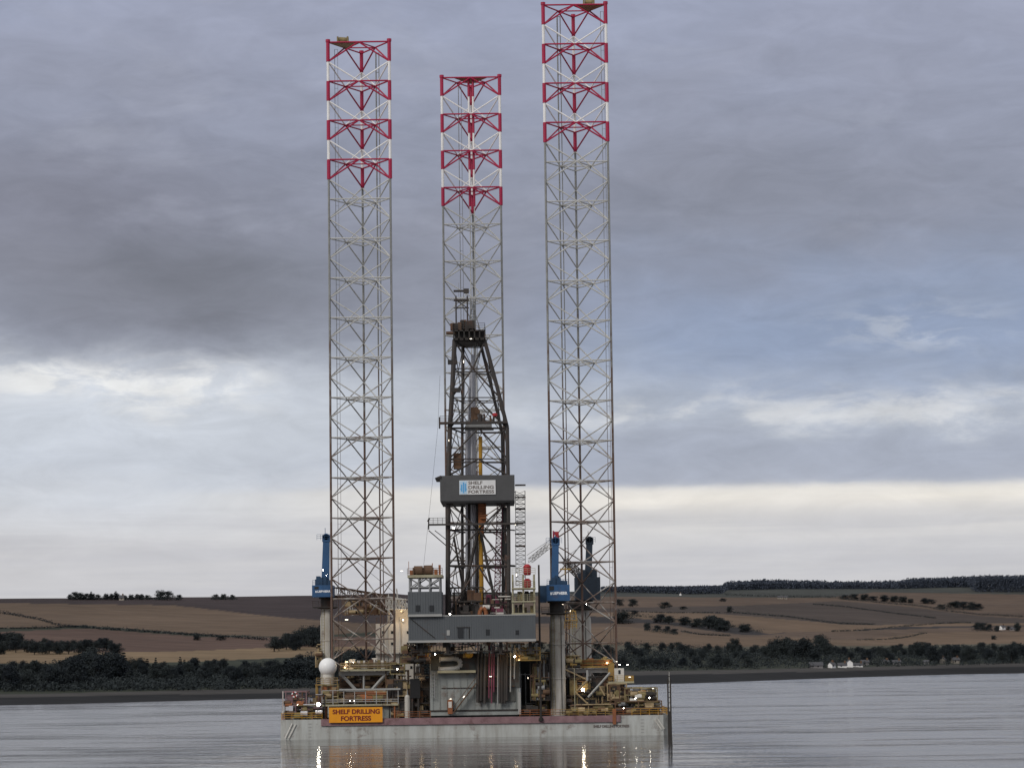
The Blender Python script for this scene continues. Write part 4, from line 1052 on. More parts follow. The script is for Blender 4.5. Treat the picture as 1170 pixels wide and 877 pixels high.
# wind wall with its sign
WY = YF-1.3
a, b_ = PT(503, 557, 0), PT(588, 557, 0); zt, zb = PT(545, 543.3, 0).z, PT(545, 572.3, 0).z
mb = MB()
mb.box(a.x, b_.x, WY, WY+.12, zb, zt); mb.box(a.x, b_.x, YB+1, YB+1.12, zb, zt); mb.box(a.x, a.x+.12, WY+.121, YB+.999, zb, zt); mb.box(b_.x-.12, b_.x, WY+.121, YB+.999, zb, zt)
n = 64
for k in range(n):
    x = a.x+(k+.3)*(b_.x-a.x)/n; mb.box(x, x+.09, WY-.05, WY-.001, zb+.05, zt-.05)
ww = mb.build('wind_wall', paint('wind_wall_grey', (.095, .095, .098), (.08, .08, .082), .6, .5, .6), r)
MB().box(a.x+.2, b_.x-.1, WY-.1, YB+1.1, zb-.35, zb-.002).build('bottom_beam', 'black', ww)
MB().add([PT(497, 546.5, WY-.3), PT(504, 543.5, WY-.3), PT(504, 546.5, WY-.3), PT(497, 546.5, YB), PT(504, 543.5, YB), PT(504, 546.5, YB)], [(0, 1, 2), (3, 5, 4), (0, 3, 4, 1), (0, 2, 5, 3), (1, 4, 5, 2)]).build('visor', 'dgrey', ww)
sx0, sx1 = PT(525, 557, 0).x, PT(566.3, 557, 0).x; sz0, sz1 = PT(545, 565.2, 0).z, PT(545, 549, 0).z
sg = MB().box(sx0, sx1, WY-.2, WY-.06, sz0, sz1).build('sign_panel', 'signw', r)
W = sx1-sx0; Hh = sz1-sz0
MB().box(sx0+.01*W, sx0+.215*W, WY-.23, WY-.205, sz0+.04*Hh, sz1-.04*Hh).build('emblem_ground', 'signb', sg)
mb = MB()
for k, (hh0, hh1) in enumerate(((.22, .70), (.12, .86), (.22, .78))):
    x = sx0+W*(.045+.052*k); mb.box(x, x+.036*W, WY-.26, WY-.235, sz0+Hh*hh0, sz0+Hh*hh1)
mb.box(sx0+.03*W, sx0+.045*W-.001, WY-.26, WY-.235, sz0+Hh*.34, sz0+Hh*.44); mb.box(sx0+.185*W+.001, sx0+.2*W, WY-.26, WY-.235, sz0+Hh*.34, sz0+Hh*.44)
mb.build('emblem', 'logo', sg)
for k, (tx, xe) in enumerate((('SHELF', .64), ('DRILLING', .95), ('FORTRESS', .96))):
    zc = sz1-Hh*(.06+.315*k)
    lettering(tx, sx0+.25*W, sx0+xe*W, zc-Hh*.235, zc, WY-.215, 'ink', sg, .03)
# platforms on the derrick
mb = MB()
mb.box(PT(489.5, 605, 0).x, PT(598, 605, 0).x, YF-1.4, YF-.5, PT(0, 607, 0).z, PT(0, 605, 0).z)
mb.rail([(PT(490, 605, 0).x, YF-1.3, PT(0, 605, 0).z), (PT(511, 605, 0).x, YF-1.3, PT(0, 605, 0).z)], 1.0, .05, .8)
mb.tube(PT(490, 606, YF-1), PT(511, 624, YF-.2), .09, 5); mb.tube(PT(497, 606, YF-1), PT(511, 617, YF-.2), .07, 5)
mb.tube(PT(490, 605, YF-1), PT(490, 594, YF-1), .12, 5); mb.tube(PT(489, 596, YF-1), PT(491, 592, YF-1), .16, 5)
mb.build('stabbing_board', 'dgrey', r)
mb = MB()
mb.box(PT(502, 490, 0).x, PT(580, 490, 0).x, YF-1.2, YF+.3, PT(0, 491.5, 0).z, PT(0, 489, 0).z)
mb.tube(PT(502.5, 490, YF-1), PT(502.5, 477, YF-1), .14, 5); mb.rail([(PT(503, 489, 0).x, YF-1.1, PT(0, 489, 0).z), (PT(513, 489, 0).x, YF-1.1, PT(0, 489, 0).z)], 1.0, .05, .8)
mb.box(PT(531, 495, 0).x, PT(564, 495, 0).x, YF+1.2, YF+3, PT(0, 497.5, 0).z, PT(0, 495, 0).z, 1)
mb.box(PT(532, 495, 0).x, PT(562, 495, 0).x, YF+1.4, YF+1.5, PT(0, 495, 0).z, PT(0, 486, 0).z, 1)
rr = random.Random(12)
for k in range(16):
    x = PT(rr.uniform(536, 563), 485, 0).x; mb.box(x, x+rr.uniform(.15, .6), YF+1+rr.random()*.3, YF+1.9, PT(0, 488.5, 0).z+.01*k, PT(0, rr.uniform(479, 487), 0).z, rr.choice((0, 2, 0)))
mb.build('monkey_board', ['dgrey', 'steel', 'brown'], r)
MB().box(PT(518, 530, 0).x, PT(527, 530, 0).x, YF+.6, YF+2.5, PT(0, 542, 0).z, PT(0, 524, 0).z).build('driller_basket', 'brown', r)
MB().box(PT(513, 420, 0).x-.2, PT(522, 420, 0).x, YF-.4, YF+.4, PT(0, 423, 0).z, PT(0, 418, 0).z).build('junction_box', 'dark', r)
MB().box(PT(517, 452, 0).x-.2, PT(526, 452, 0).x, YF-.4, YF+.4, PT(0, 455, 0).z, PT(0, 450, 0).z).build('junction_box', 'dark', r)
MB().lathe(PT(565.5, 474, YF-.5), [(.1, -.35), (.45, -.2), (.45, .2), (.1, .35)], 10).build('red_sheave', 'tankred', r)
mb = MB()     # dark tall tool joint boxes at the right leg
mb.box(PT(576, 590, 0).x, PT(578.8, 590, 0).x, YF+.5, YF+1.2, PT(0, 606, 0).z, PT(0, 587, 0).z); mb.box(PT(576, 640, 0).x, PT(580, 640, 0).x, YF-.2, YF+.3, PT(0, 641, 0).z, PT(0, 628, 0).z)
mb.build('cable_tray', 'black', r)
# vertical pipes inside the derrick
def vpipe(name, label, cat, segs, mat, y_, parts='pipe', ns=10):
    q = PT(segs[0][0][0], segs[0][0][1], y_)
    t = thing(name, label, cat, q)
    for (u0, v0), (u1, v1), rad in [s for s in segs]:
        MB().tube(PT(u0, v0, y_), PT(u1, v1, y_), rad, ns).build(parts, mat, t)
    return t
vpipe('top_drive_rail', 'bright yellow vertical guide rail in the middle of the derrick', 'guide rail', [((550.2, 690), (549, 605), .38), ((549, 605), (548.6, 497), .34)], 'brightyel', YF+3)
q = PT(551, 590, YF+2.4); t = thing('top_drive', 'orange travelling machine on the yellow rail below the wind wall', 'machine', q)
mb = MB(); rr = random.Random(2)
mb.pbox(546.5, 573, 555.5, 598, YF+2.2, YF+3.2)
MB_ = mb.build('body', 'orange2', t)
mb = MB()
for k in range(9):
    v = 573+k*3; x = PT(545+rr.random()*4, v, 0).x; mb.box(x, x+rr.uniform(.5, 1.4), YF+1.6, YF+2.19, PT(0, v+2.2, 0).z, PT(0, v, 0).z)
mb.tube(PT(551, 573, YF+2.5), PT(551, 566, YF+2.5), .4, 8); mb.tube(PT(551, 598, YF+2.5), PT(550, 612, YF+2.5), .32, 8)
mb.build('gear_case', 'orange2', t)
t = thing('drill_pipe_stand', 'pale grey-lilac bundle of racked drill pipes inside the derrick', 'pipe bundle', PT(537, 700, YF+5))
rr = random.Random(8)
for k in range(6):
    u = 532.0+k*1.9; vt = 402 if k in (3, 4, 5) else rr.uniform(412, 440)
    if k in (0, 6): vt = 486
    MB().tube(PT(u+(2.0 if k > 3 else .5), 698, YF+4+(k % 3)*.5), PT(u+(1 if k < 4 else 0), vt, YF+4+(k % 3)*.5), .17 if k % 2 else .22, 7).build('pipe', 'lilac', t)
vpipe('stand_pipe', 'dark grey stand pipe left of the yellow guide rail in the derrick', 'pipe', [((535.5, 700), (535, 574), .36), ((541.5, 700), (541, 574), .16), ((545, 700), (545, 574), .22)], 'dgrey', YF+4.5)
vpipe('traveling_line', 'thin pale hoisting lines hanging from the crown inside the derrick', 'hoist line', [((543.5, 480), (541, 390), .04), ((546.5, 480), (543, 390), .04), ((547.5, 560), (545, 390), .05)], 'steel', YF+3.5, 'line', 5)
q = PT(545, 480, YF+3.5); t = thing('traveling_block', 'rusty travelling block hanging inside the derrick above the monkey board', 'block', q)
MB().pbox(538, 465, 546, 482, YF+3.2, YF+4.2).build('cheek', 'brown', t); MB().tube(PT(545, 468, YF+3), PT(545, 468, YF+4.6), .5, 14).build('sheave', 'brown', t)
t = thing('lattice_ladder', 'slim dark red lattice tower inside the right side of the derrick', 'lattice tower', PT(570, 700, YF+6))
mb = MB(); lattice(mb, PT(567, 702, YF+6), PT(571, 574, YF+6), .95, .95, 26, .055); mb.build('lattice', 'magenta', t)
# clutter on the drill floor behind the grey wall
def machinery(name, label, cat, u0, v0, u1, v1, y0, y1, seed, mats, n=22, pm=('pipe', 'valve_box', 'frame'), frame=True, zfloor=None):
    """a skid of pipes, boxes and small tanks inside an open frame filling the given front rectangle"""
    rr = random.Random(seed); um = (u0+u1)/2; vm = (v0+v1)/2
    x0, x1 = X(u0, vm, y0), X(u1, vm, y0); z0, z1 = Z(um, v1, y0), Z(um, v0, y0)
    if zfloor is not None: z0 = zfloor
    t = thing(name, label, cat, ((x0+x1)/2, (y0+y1)/2, z0)); w, h, d = x1-x0, z1-z0, y1-y0
    if frame:
        mb = MB(); k = max(1, int(w/3))
        for i in range(k+1):
            for yy in (y0, y1): mb.box(x0+w*i/k-.09, x0+w*i/k+.09, yy-.09, yy+.09, z0, z1)
        for yy in (y0, y1):
            for zz in (z0+.1, z0+h*.5, z1-.1): mb.box(x0, x1, yy-.12, yy+.12, zz-.08, zz+.08)
        for xx in (x0, x1): mb.box(xx-.07, xx+.07, y0, y1, z1-.16, z1-.04)
        mb.build(pm[2], mats[0], t)
    mb = MB()
    for i in range(n):
        bw, bh = rr.uniform(.06, .22)*w+.2, rr.uniform(.12, .42)*h
        x = rr.uniform(x0, x1-bw); z = z0 if rr.random() < .5 else rr.choice((z0, z0+h*.5))
        yy = rr.uniform(y0+.15, y1-.6); mb.box(x, x+bw, yy, yy+rr.uniform(.4, .9), z+.005*i, min(z+bh+.004*i, z1+.3), rr.randrange(len(mats)))
    mb.build(pm[1], list(mats), t)
    mb = MB()
    for i in range(n):
        z = rr.uniform(z0+.2, z1); x = rr.uniform(x0, x1-.5); L = rr.uniform(.15, .7)*w; yy = rr.uniform(y0-.15, y1); rad = rr.uniform(.05, .13)
        if rr.random() < .5: mb.tube((x, yy, z), (min(x+L, x1), yy, z), rad, 5, rr.randrange(len(mats)))
        else: mb.tube((x, yy, z0), (x, yy, z), rad, 5, rr.randrange(len(mats)))
    for i in range(max(2, n//8)):
        x = rr.uniform(x0+.5, x1-.5); rad = rr.uniform(.25, .5); hz = rr.uniform(z0+rad, z0+h*.6); mb.tube((x-.6, y0+.1, hz), (x+.6, y0+.1, hz), rad, 10, rr.randrange(len(mats)))
    mb.build(pm[0], list(mats), t)
    return t
machinery('drawworks', 'dark drawworks machinery on the drill floor at the foot of the derrick', 'machinery', 514, 670, 552, 703, 0, 5, 31, ('dark', 'dgrey', 'brown'), 26)
machinery('mud_manifold', 'cluttered dark red pipework right of the yellow rail on the drill floor', 'machinery', 552, 676, 584, 703, 0, 5, 32, ('dark', 'magenta', 'brown', 'off'), 26)
t = thing('rotary_hose', 'orange hose bundle hanging at the foot of the yellow guide rail', 'hose', PT(551, 702, -1))
MB().path([PT(548, 702, -1), PT(549, 697, -1), PT(552, 694, -1), PT(555, 697, -1), PT(555.5, 702, -1)], .35, 8).build('hose', 'orange2', t)
for i, u in enumerate((541, 546, 557, 562)):
    pass
# ladder tower beside the wind wall
t = thing('ladder_tower', 'slim grey lattice ladder tower right of the derrick wind wall', 'lattice tower', PT(594.5, 700, YF+2))
mb = MB(); lattice(mb, PT(595, 668, YF+2), PT(594.5, 560, YF+2), 1.65, 1.4, 22, .05); mb.build('lattice', 'steel', t)
for v in (560.5, 574.5, 588, 603.5, 616.5, 630):
    MB().box(PT(588.5, v, 0).x, PT(600.7, v, 0).x, YF+1.1, YF+2.9, PT(0, v+1.2, 0).z, PT(0, v, 0).z).build('landing', 'dgrey', t)
MB().tube(PT(588, 561, YF+2), PT(582, 561, YF+1), .12, 5).tube(PT(588, 646, YF+1.5), PT(582, 646, YF), .2, 5).tube(PT(588, 605, YF+2), PT(582, 605, YF), .12, 5).build('tie_beam', 'dgrey', t)
# lines at the left of the derrick
t = thing('tugger_line', 'thin slack wire hanging down along the left side of the derrick', 'wire', PT(497, 545, 0))
MB().path([PT(503, 430, -.5), PT(500.5, 490, -.5), PT(495, 545, -.5), PT(490, 594, -.5), PT(484.5, 645, -.5)], .028, 4).build('wire', 'dark', t)

# ------------------------------------------------------------------ cranes
def crane(label, up0, up1, vpt, y, hx, hv, mast, cols, boom=None, txt=None, vdeck=812, lines=True, side=0):
    pc = (up0+up1)/2; x = X(pc, vpt, y); rad = (up1-up0)/2*S(y)
    t = thing('pedestal_crane', label, 'crane', (x, y, DZ))
    zt = Z(pc, vpt, y)
    MB().lathe((x, y, DZ-.5), [(rad*1.0, 0), (rad, zt-DZ-1.2), (rad*.86, zt-DZ-.2), (rad*.86, zt-DZ+.6)], 28).build('pedestal', 'ped', t)
    c0, c1 = cols
    for zz in (DZ+.6, DZ+(zt-DZ)*.36, DZ+(zt-DZ)*.7): MB().lathe((x, y, zz), [(rad*1.0, 0), (rad*1.07, .03), (rad*1.07, .2), (rad*1.0, .23)], 28).build('flange', 'ped', t)
    mb = MB(); lx = x-rad*.55; ly = y-rad*.93
    for o in (-.25, .25): mb.tube((lx+o, ly, DZ+.2), (lx+o, ly, zt), .045, 5)
    for k in range(int((zt-DZ)/.5)): mb.tube((lx-.25, ly, DZ+.4+.5*k), (lx+.25, ly, DZ+.4+.5*k), .03, 4)
    mb.build('ladder', 'olive', t)
    MB().path([(x+rad*.5, y-rad*.95, DZ+.3), (x+rad*.5, y-rad*.95, zt-.4)], .07, 5).build('cable', 'dark', t)
    hx0, hx1 = X(hx[0], (hv[0]+hv[1])/2, y-3), X(hx[1], (hv[0]+hv[1])/2, y-3); hz0, hz1 = Z(pc, hv[1], y-3), Z(pc, hv[0], y-3)
    MB().lathe((x, y, zt), [(rad*1.35, 0), (rad*1.45, .25), (rad*.95, .4), (rad*.95, hz0-zt-.3), (rad*1.2, hz0-zt-.28), (rad*1.2, hz0-zt)], 28).build('slew_ring', 'dark', t)
    MB().box(x-rad*2.0, x+rad*1.5, y-2.2, y+2.2, zt+.15, zt+.35).rail([(x-rad*2, y-2.1, zt+.35), (x+rad*1.5, y-2.1, zt+.35)], 1.0, .04, 1).build('walkway', 'dark', t)
    mb = MB(); mb.box(hx0, hx1, y-3, y+3.4, hz0, hz1)
    for k in range(3): mb.box(hx0+(hx1-hx0)*(.22+.3*k), hx0+(hx1-hx0)*(.22+.3*k)+.05, y-3.03, y-2.99, hz0+.1, hz1-.1)
    hs = mb.build('machinery_house', c0, t)
    MB().box(hx0+(hx1-hx0)*.12, hx0+(hx1-hx0)*.32, y-3.05, y-2.95, hz0+(hz1-hz0)*.66, hz1-.25).build('cab_window', 'glass', hs)
    MB().rail([(hx0+.1, y-2.9, hz1), (hx1-.1, y-2.9, hz1)], .9, .035, .9).build('railing', c1, hs)
    if side: MB().box(hx0+side, hx0-.003, y-2.2, y+3, hz0-.2, hz1-.1).build('operator_cab', 'blued' if c0 == 'blue' else c1, t)
    mb = MB()     # roof gear
    rr = random.Random(int(up0)); 
    for k in range(9):
        xx = rr.uniform(hx0+.3, hx1-1); mb.box(xx, xx+rr.uniform(.4, 1), y-2+rr.random(), y+1, hz1+.003*k, hz1+rr.uniform(.4, 1.7))
    mb.build('winch', c1, hs)
    (mb0, mb1, mv), (mt0, mt1, mtv) = mast
    a0, a1, b0, b1 = P(mb0, mv, y), P(mb1, mv, y), P(mt0, mtv, y), P(mt1, mtv, y)
    mb = MB()
    for yy in (-.9, .5):
        vs = [(a0.x, y+yy, a0.z), (a1.x, y+yy, a0.z), (b1.x, y+yy, b0.z), (b0.x, y+yy, b0.z)]
        mb.add(vs+[(p_[0], p_[1]+.4, p_[2]) for p_ in vs], [(0, 1, 2, 3), (4, 7, 6, 5), (0, 4, 5, 1), (1, 5, 6, 2), (2, 6, 7, 3), (3, 7, 4, 0)])
    for k in range(7):
        s = k/6; p0, p1 = a0.lerp(b0, s), a1.lerp(b1, s); mb.box(min(p0.x, p1.x)+.05, max(p0.x, p1.x)-.05, y-.5, y+.5, p0.z-.12, p0.z+.12)
    ms = mb.build('mast', c0, t)
    tw = b1.x-b0.x; mb = MB().box(b0.x-.15, b1.x+.15, y-1, y+1, b0.z-.6, b0.z+.6)
    mb.tube((b0.x+tw/2, y-1, b0.z+.3), (b0.x+tw/2, y+1, b0.z+.3), .6, 12); mb.rail([(b0.x-1.1, y-1.1, b0.z-.3), (b1.x+.5, y-1.1, b0.z-.3)], 1.0, .035, .55)
    mb.tube((b0.x+tw*.3, y, b0.z), (b0.x+tw*.3, y, b0.z+1.9), .05, 5)
    mb.build('mast_head', c0, ms)
    if boom:
        p0, p1, w_, n_, mt, tipm = boom
        mb = MB(); q = p0.lerp(p1, .72)
        lattice(mb, p0, q, w_, w_, n_, .07); lattice(MB(), q, p1, w_, w_, 4, .07)
        bo = mb.build('boom', mt, t)
        mb = MB(); lattice(mb, q, p1, w_*.8, w_*.8, max(3, n_//3), .06); mb.tube(p1, p1+Vector((.6, 0, -.5)), .3, 8); mb.build('boom_tip', tipm, bo)
        mb = MB()
        for dy in (-.4, .4): mb.tube((b0.x+tw/2, y+dy, b0.z+.3), p1+Vector((0, dy*.5, .4)), .035, 4)
        mb.build('pendant_line', 'steel', bo)
    if txt:
        lettering(txt, hx0+(hx1-hx0)*.26, hx0+(hx1-hx0)*.90, hz0+(hz1-hz0)*.38, hz0+(hz1-hz0)*.56, y-3.06, 'lett', hs, .05)
        MB().box(hx0+(hx1-hx0)*.165, hx0+(hx1-hx0)*.225, y-3.08, y-3.05, hz0+(hz1-hz0)*.37, hz0+(hz1-hz0)*.53).build('emblem', 'lett', hs)
    return t
crane('blue pedestal crane left of the left leg with white letters on its house', 366, 381.5, 695, 17, (356.5, 380), (668, 681.5), ((367.5, 376, 668), (369.5, 376.5, 615)), ('blue', 'blued'),
      (P(383, 676, 19), P(463, 689, 34), 1.7, 12, 'brown', 'off'), 'LIEBHERR')
crane('bright blue pedestal crane in front of the right leg, on the pale column', 627.5, 645, 702, 5, (624.5, 651), (667.5, 686), ((629.8, 638, 668), (631, 638.5, 619)), ('blue', 'blued'),
      None, 'LIEBHERR', side=-1.4)
crane('dark slate pedestal crane seen through the right leg bracing', 649, 675, 697, 38, (657, 686), (659, 685), ((668, 676, 660), (670, 677, 618)), ('slate', 'slate'),
      (P(668, 662, 38), P(645, 640, 60), 1.2, 8, 'dark', 'dark'))
t = [o for o in bpy.data.objects if o.name.startswith('pedestal_crane') and 'bright blue' in o.get('label', '')][0]
mb = MB(); lattice(mb, P(606, 640, 26), P(628, 622, 6), .75, .75, 10, .028); mb.tube(P(602, 634, 26), P(629, 616, 6), .04, 4); mb.build('boom', 'off', t)
MB().pbox(631.5, 606, 633, 619, 5.5, 5.8).pbox(633, 607, 638.5, 611, 5.0, 5.6).tube(P(637, 611, 5.3), P(637, 615, 5.3), .3, 8).build('hook_block', 'tankred', t)
MB().rail([P(646, 708, 3), P(658, 708, 3)], 1.6, .08, .6).box(X(645, 708, 3), X(659, 708, 3), 2.6, 4.2, Z(650, 709, 3), Z(650, 708, 3)).rail([P(645, 718, 3), P(659, 718, 3)], 1.2, .08, .7).tube(P(652, 697, 3), P(651, 718, 3), .1, 6).path([P(654, 696, 3), P(658, 700, 3), P(659.5, 709, 3), P(658, 716, 3)], .09, 6).build('access_platform', 'yellow', t)
MB().pbox(640, 649, 652, 650.6, 4.4, 5).pbox(645, 647.5, 646, 656, 4.5, 5).build('jib_winch', 'yellow', t)

# ------------------------------------------------------------------ deck equipment
machinery('mooring_winch', 'red and purple mooring winch gear on the left stern corner', 'machinery', 323, 789, 350, 815, 1.5, 8, 41, ('band', 'brown', 'dark', 'band', 'orange2', 'tan'), 40, zfloor=DZ)
machinery('anchor_gear', 'purplish pipe rack between the mooring winch and the name board', 'machinery', 349, 793, 371, 815, 2, 8, 42, ('dark', 'band', 'brown', 'lilac', 'tan'), 36, zfloor=DZ)
machinery('valve_station', 'orange-brown valve cabinet stack under the radome', 'machinery', 368, 781, 386, 803, 4, 5.7, 43, ('olive', 'tan', 'brown', 'orange2'), 30, zfloor=Z(376, 803, 4))
machinery('pump_skid', 'dark pump skid with upright tanks left of the big grey box', 'machinery', 455, 786, 491, 816, 3, 9, 44, ('dark', 'brown', 'grey2', 'dgrey', 'tan'), 44, zfloor=DZ)
machinery('pipe_deck', 'yellow handrailed pipe platform under the left end of the drill floor', 'platform', 471, 746, 489, 754.5, -1, 3, 45, ('olive', 'yellow', 'brown', 'orange2'), 24)
machinery('choke_platform', 'yellow pipe platform under the right end of the drill floor', 'platform', 590, 739, 617, 754.5, -1.5, 4, 46, ('yellow', 'olive', 'brown', 'tan'), 40)
machinery('shale_shaker', 'dark machinery left of the right jacking frame behind the pale column', 'machinery', 612, 745, 628, 812, 6, 12, 47, ('dark', 'dgrey', 'brown', 'tan', 'olive'), 44, zfloor=DZ)
machinery('cement_unit', 'dark cluttered machinery inside the right jacking frame', 'machinery', 646, 772, 700, 813, 6, 8, 48, ('dark', 'black', 'dgrey', 'brown', 'tan', 'olive'), 70, zfloor=DZ)
machinery('engine_skid', 'yellowish engine rack on the far right of the deck', 'machinery', 714, 785, 751, 802, 3, 9, 49, ('olive', 'tan', 'brown', 'dark', 'off', 'dgrey'), 80)
machinery('mud_pump', 'brown pump rack under the yellowish engine rack at right', 'machinery', 703, 800, 756, 815, 2, 10, 50, ('brown', 'dark', 'steel', 'tan', 'olive', 'dgrey'), 90, zfloor=DZ)
machinery('generator_set', 'brown stacked boxes beneath the white deck cabin at right', 'machinery', 697, 782, 708, 812, 4, 9, 51, ('brown', 'olive', 'dark', 'tan'), 30, zfloor=DZ)
machinery('winch_house', 'grey-brown machinery at the foot of the left leg beside the cream block', 'machinery', 441, 765, 466, 803, 9, 14, 52, ('brown', 'grey2', 'dark', 'tan', 'olive'), 44, zfloor=DZ)
machinery('pipe_rack', 'dark red and pale pipework behind the left leg below the crane boom', 'machinery', 392, 683, 448, 702, 30, 36, 53, ('brown', 'dark', 'off', 'tan'), 40, frame=True)
t = machinery('mixing_tank', 'dark upright tank column with side ladder left of the grey panelled box', 'tank', 473, 757, 491, 785, 4, 9, 54, ('dgrey', 'dark'), 14)
mb = MB()
for u in (492.5, 496.5): mb.tube(P(u, 768, 1.2), P(u, 797, 1.2), .09, 5)
for k in range(8): mb.tube(P(492.5, 769+k*3.8, 1.2), P(496.5, 769+k*3.8, 1.2), .07, 5)
tl_ = thing('wall_ladder', 'steel ladder on the left edge of the grey panelled box', 'ladder', P(494.5, 797, 1.2)); mb.build('rungs', 'steel', tl_)
t = thing('deck_locker', 'tall near-black locker beside the tank column at left of the grey box', 'locker', (X(474, 810, 2.2), 2.2, DZ))
MB().pbox(468.5, 775, 480, 797, 2.2, 3).build('body', 'black', t); MB().pbox(470, 797, 472, 818, 2.3, 2.9).pbox(477, 797, 479, 818, 2.3, 2.9).build('leg', 'dark', t)
t = thing('upright_tank', 'pale upright cylinder standing left of the near-black locker', 'tank', (X(465.5, 815, 2.5), 2.5, DZ))
x = X(465.5, 800, 2.5); MB().lathe((x, 2.5, DZ), [(.5, 0), (.5, 3.6), (.3, 4.0)], 16).build('shell', 'ped', t); MB().tube((x, 2.5, DZ+4), (x, 2.5, DZ+4.8), .12, 6).build('vent', 'steel', t)
t = thing('mud_hose', 'fat pale hose bent in a U on the face of the grey box', 'hose', P(520, 764, 1))
pts = [P(503, 753, .9), P(519, 752, .9), P(524, 753, .9), P(526.5, 757, .9), P(525, 761.5, .9), P(520, 763.2, .9), P(502, 764.5, .9)]
MB().path(pts, .42, 10).build('hose', 'trim', t); MB().tube(P(502, 753, .9), P(503.5, 753, .9), .55, 10).tube(P(501, 764.5, .9), P(502.5, 764.5, .9), .55, 10).build('flange', 'steel', t)
t = thing('buoy_tank', 'round yellow tank hanging under the drill floor above the shelf', 'tank', P(536, 747, -.5))
MB().lathe(P(536, 747, -.5), [(.7*math.sin(PI*k/10), -.7*math.cos(PI*k/10)) for k in range(1, 10)], 16).build('shell', 'brightyel', t, True); MB().pbox(529, 746, 535, 751, -.2, .4).build('bracket', 'yellow', t)
t = thing('stairway', 'sloping brown stair rising along the grey panelled box', 'stairs', P(512, 815, 1))
a, b_ = P(518, 814, 1.2), P(544, 780, 1.2); mb = MB()
for yy in (0, -.8): mb.tube(a+Vector((0, yy, 0)), b_+Vector((0, yy, 0)), .1, 5); mb.tube(a+Vector((0, yy, 1)), b_+Vector((0, yy, 1)), .05, 5)
for k in range(16): p_ = a.lerp(b_, (k+.5)/16); mb.box(p_.x-.15, p_.x+.15, p_.y-.8, p_.y, p_.z-.03, p_.z+.03)
mb.build('flight', 'brown', t)
t = thing('control_cabinet', 'small lit cabinet at the foot of the sloping stair', 'cabinet', (X(514, 815, 1), 1, DZ))
MB().pbox(511.5, 799, 517, 815, 1, 1.9).build('body', 'orange2', t); MB().pbox(512.3, 801, 516.2, 808, .95, .999).build('door', 'off', t)
t = thing('deck_cabin', 'white deck cabin on a yellow ledge right of the right leg', 'cabin', (X(705, 779, 7), 7, Z(705, 779, 7)))
MB().pbox(702, 763, 713, 778, 7, 11).build('wall', 'off', t); MB().pbox(706.5, 765, 709, 769.5, 6.94, 6.999).build('window', 'glass', t)
MB().pbox(695, 778, 724.5, 780, 5.6, 11).build('platform', 'palegreen', t); MB().rail([P(696, 778, 5.7), P(724, 778, 5.7)], 1, .05, 1.2).build('railing', 'yellow', t)
MB().pbox(714.5, 771.5, 724, 778, 6.4, 9).build('lamp_box', 'yellow', t); MB().pbox(695, 757, 702, 778, 7.3, 9).build('stair_tower', 'yellow', t)
for u in (698, 711): MB().tube((X(u, 790, 8), 8, DZ), (X(u, 790, 8), 8, Z(u, 780, 8)), .25, 6).build('post', 'brown', t)
mb = MB()
for i, u in enumerate((763.3, 766.3)): mb.tube((X(u, 800, -.35), -.35, -1.2), (X(u, 800, -.35), -.35, Z(u, 775, -.35)), .13, 6)
for k in range(11): mb.tube((X(763.3, 800, -.35), -.35, 1+k*.9), (X(766.3, 800, -.35), -.35, 1+k*.9), .07, 5)
t = thing('boat_ladder', 'dark red-brown ladder mast at the right stern corner reaching the water', 'ladder', (X(765, 830, -.35), -.35, 0)); mb.build('rungs', 'dark', t)
MB().box(X(763, 820, -.2), X(767.4, 820, -.2), -.6, -.1, -1.2, Z(765, 812, -.2)).build('fender', 'dark', t)
def mast(u, v0, v1, y, rad, mat, label, yb=None):
    t = thing('mast_pole', label, 'pole', P(u, v1, y)); q = P(u, v1, y); z = Z(u, v0, y)
    MB().tube(q, (q.x, y, z), rad, 7, 0, rad*.8).build('pole', mat, t); MB().tube(q, (q.x, y, q.z+.5), rad*2, 7).build('foot', mat, t)
mast(618, 645, 823, -.5, .2, 'dark', 'long dark pipe standing between the drill floor and the pale crane column')
mast(657, 763, 814, 1.2, .08, 'palegreen', 'thin pale yellow pole in front of the right jacking frame')
mast(765.3, 767, 812, 2, .05, 'off', 'thin white flagstaff at the right stern corner')
mast(323.5, 789, 815, 1, .09, 'off', 'short white post at the left stern corner')
t = thing('boom_rest', 'white lattice boom rest above the cream block', 'boom rest', (X(450, 690, 24), 24, Z(450, 697, 24)))
mb = MB(); lattice(mb, P(441, 690, 24), P(464, 690, 24), 1.8, 1.8, 6, .1); mb.tube(P(444, 696, 24), P(444, 678, 24), .1, 5); mb.tube(P(456, 696, 24), P(453, 672, 24), .14, 5); mb.build('lattice', 'off', t)
MB().tube(P(444, 697, 24.5), P(444, 713, 27), .2, 6).tube(P(460, 697, 24.5), P(460, 700, 27), .2, 6).build('post', 'off', t)
t = thing('lifebuoy', 'red and white lifebuoy on the railing of the left stern corner', 'lifebuoy', P(336.5, 793, 1))
c = P(336.5, 793, 1.1); mb = MB()
for k in range(16):
    a, b_ = 2*PI*k/16, 2*PI*(k+1)/16
    mb.tube(c+Vector((math.cos(a)*.42, 0, math.sin(a)*.42)), c+Vector((math.cos(b_)*.42, 0, math.sin(b_)*.42)), .12, 6, (k//2) % 2)
mb.build('ring', ['tankred', 'white'], t)
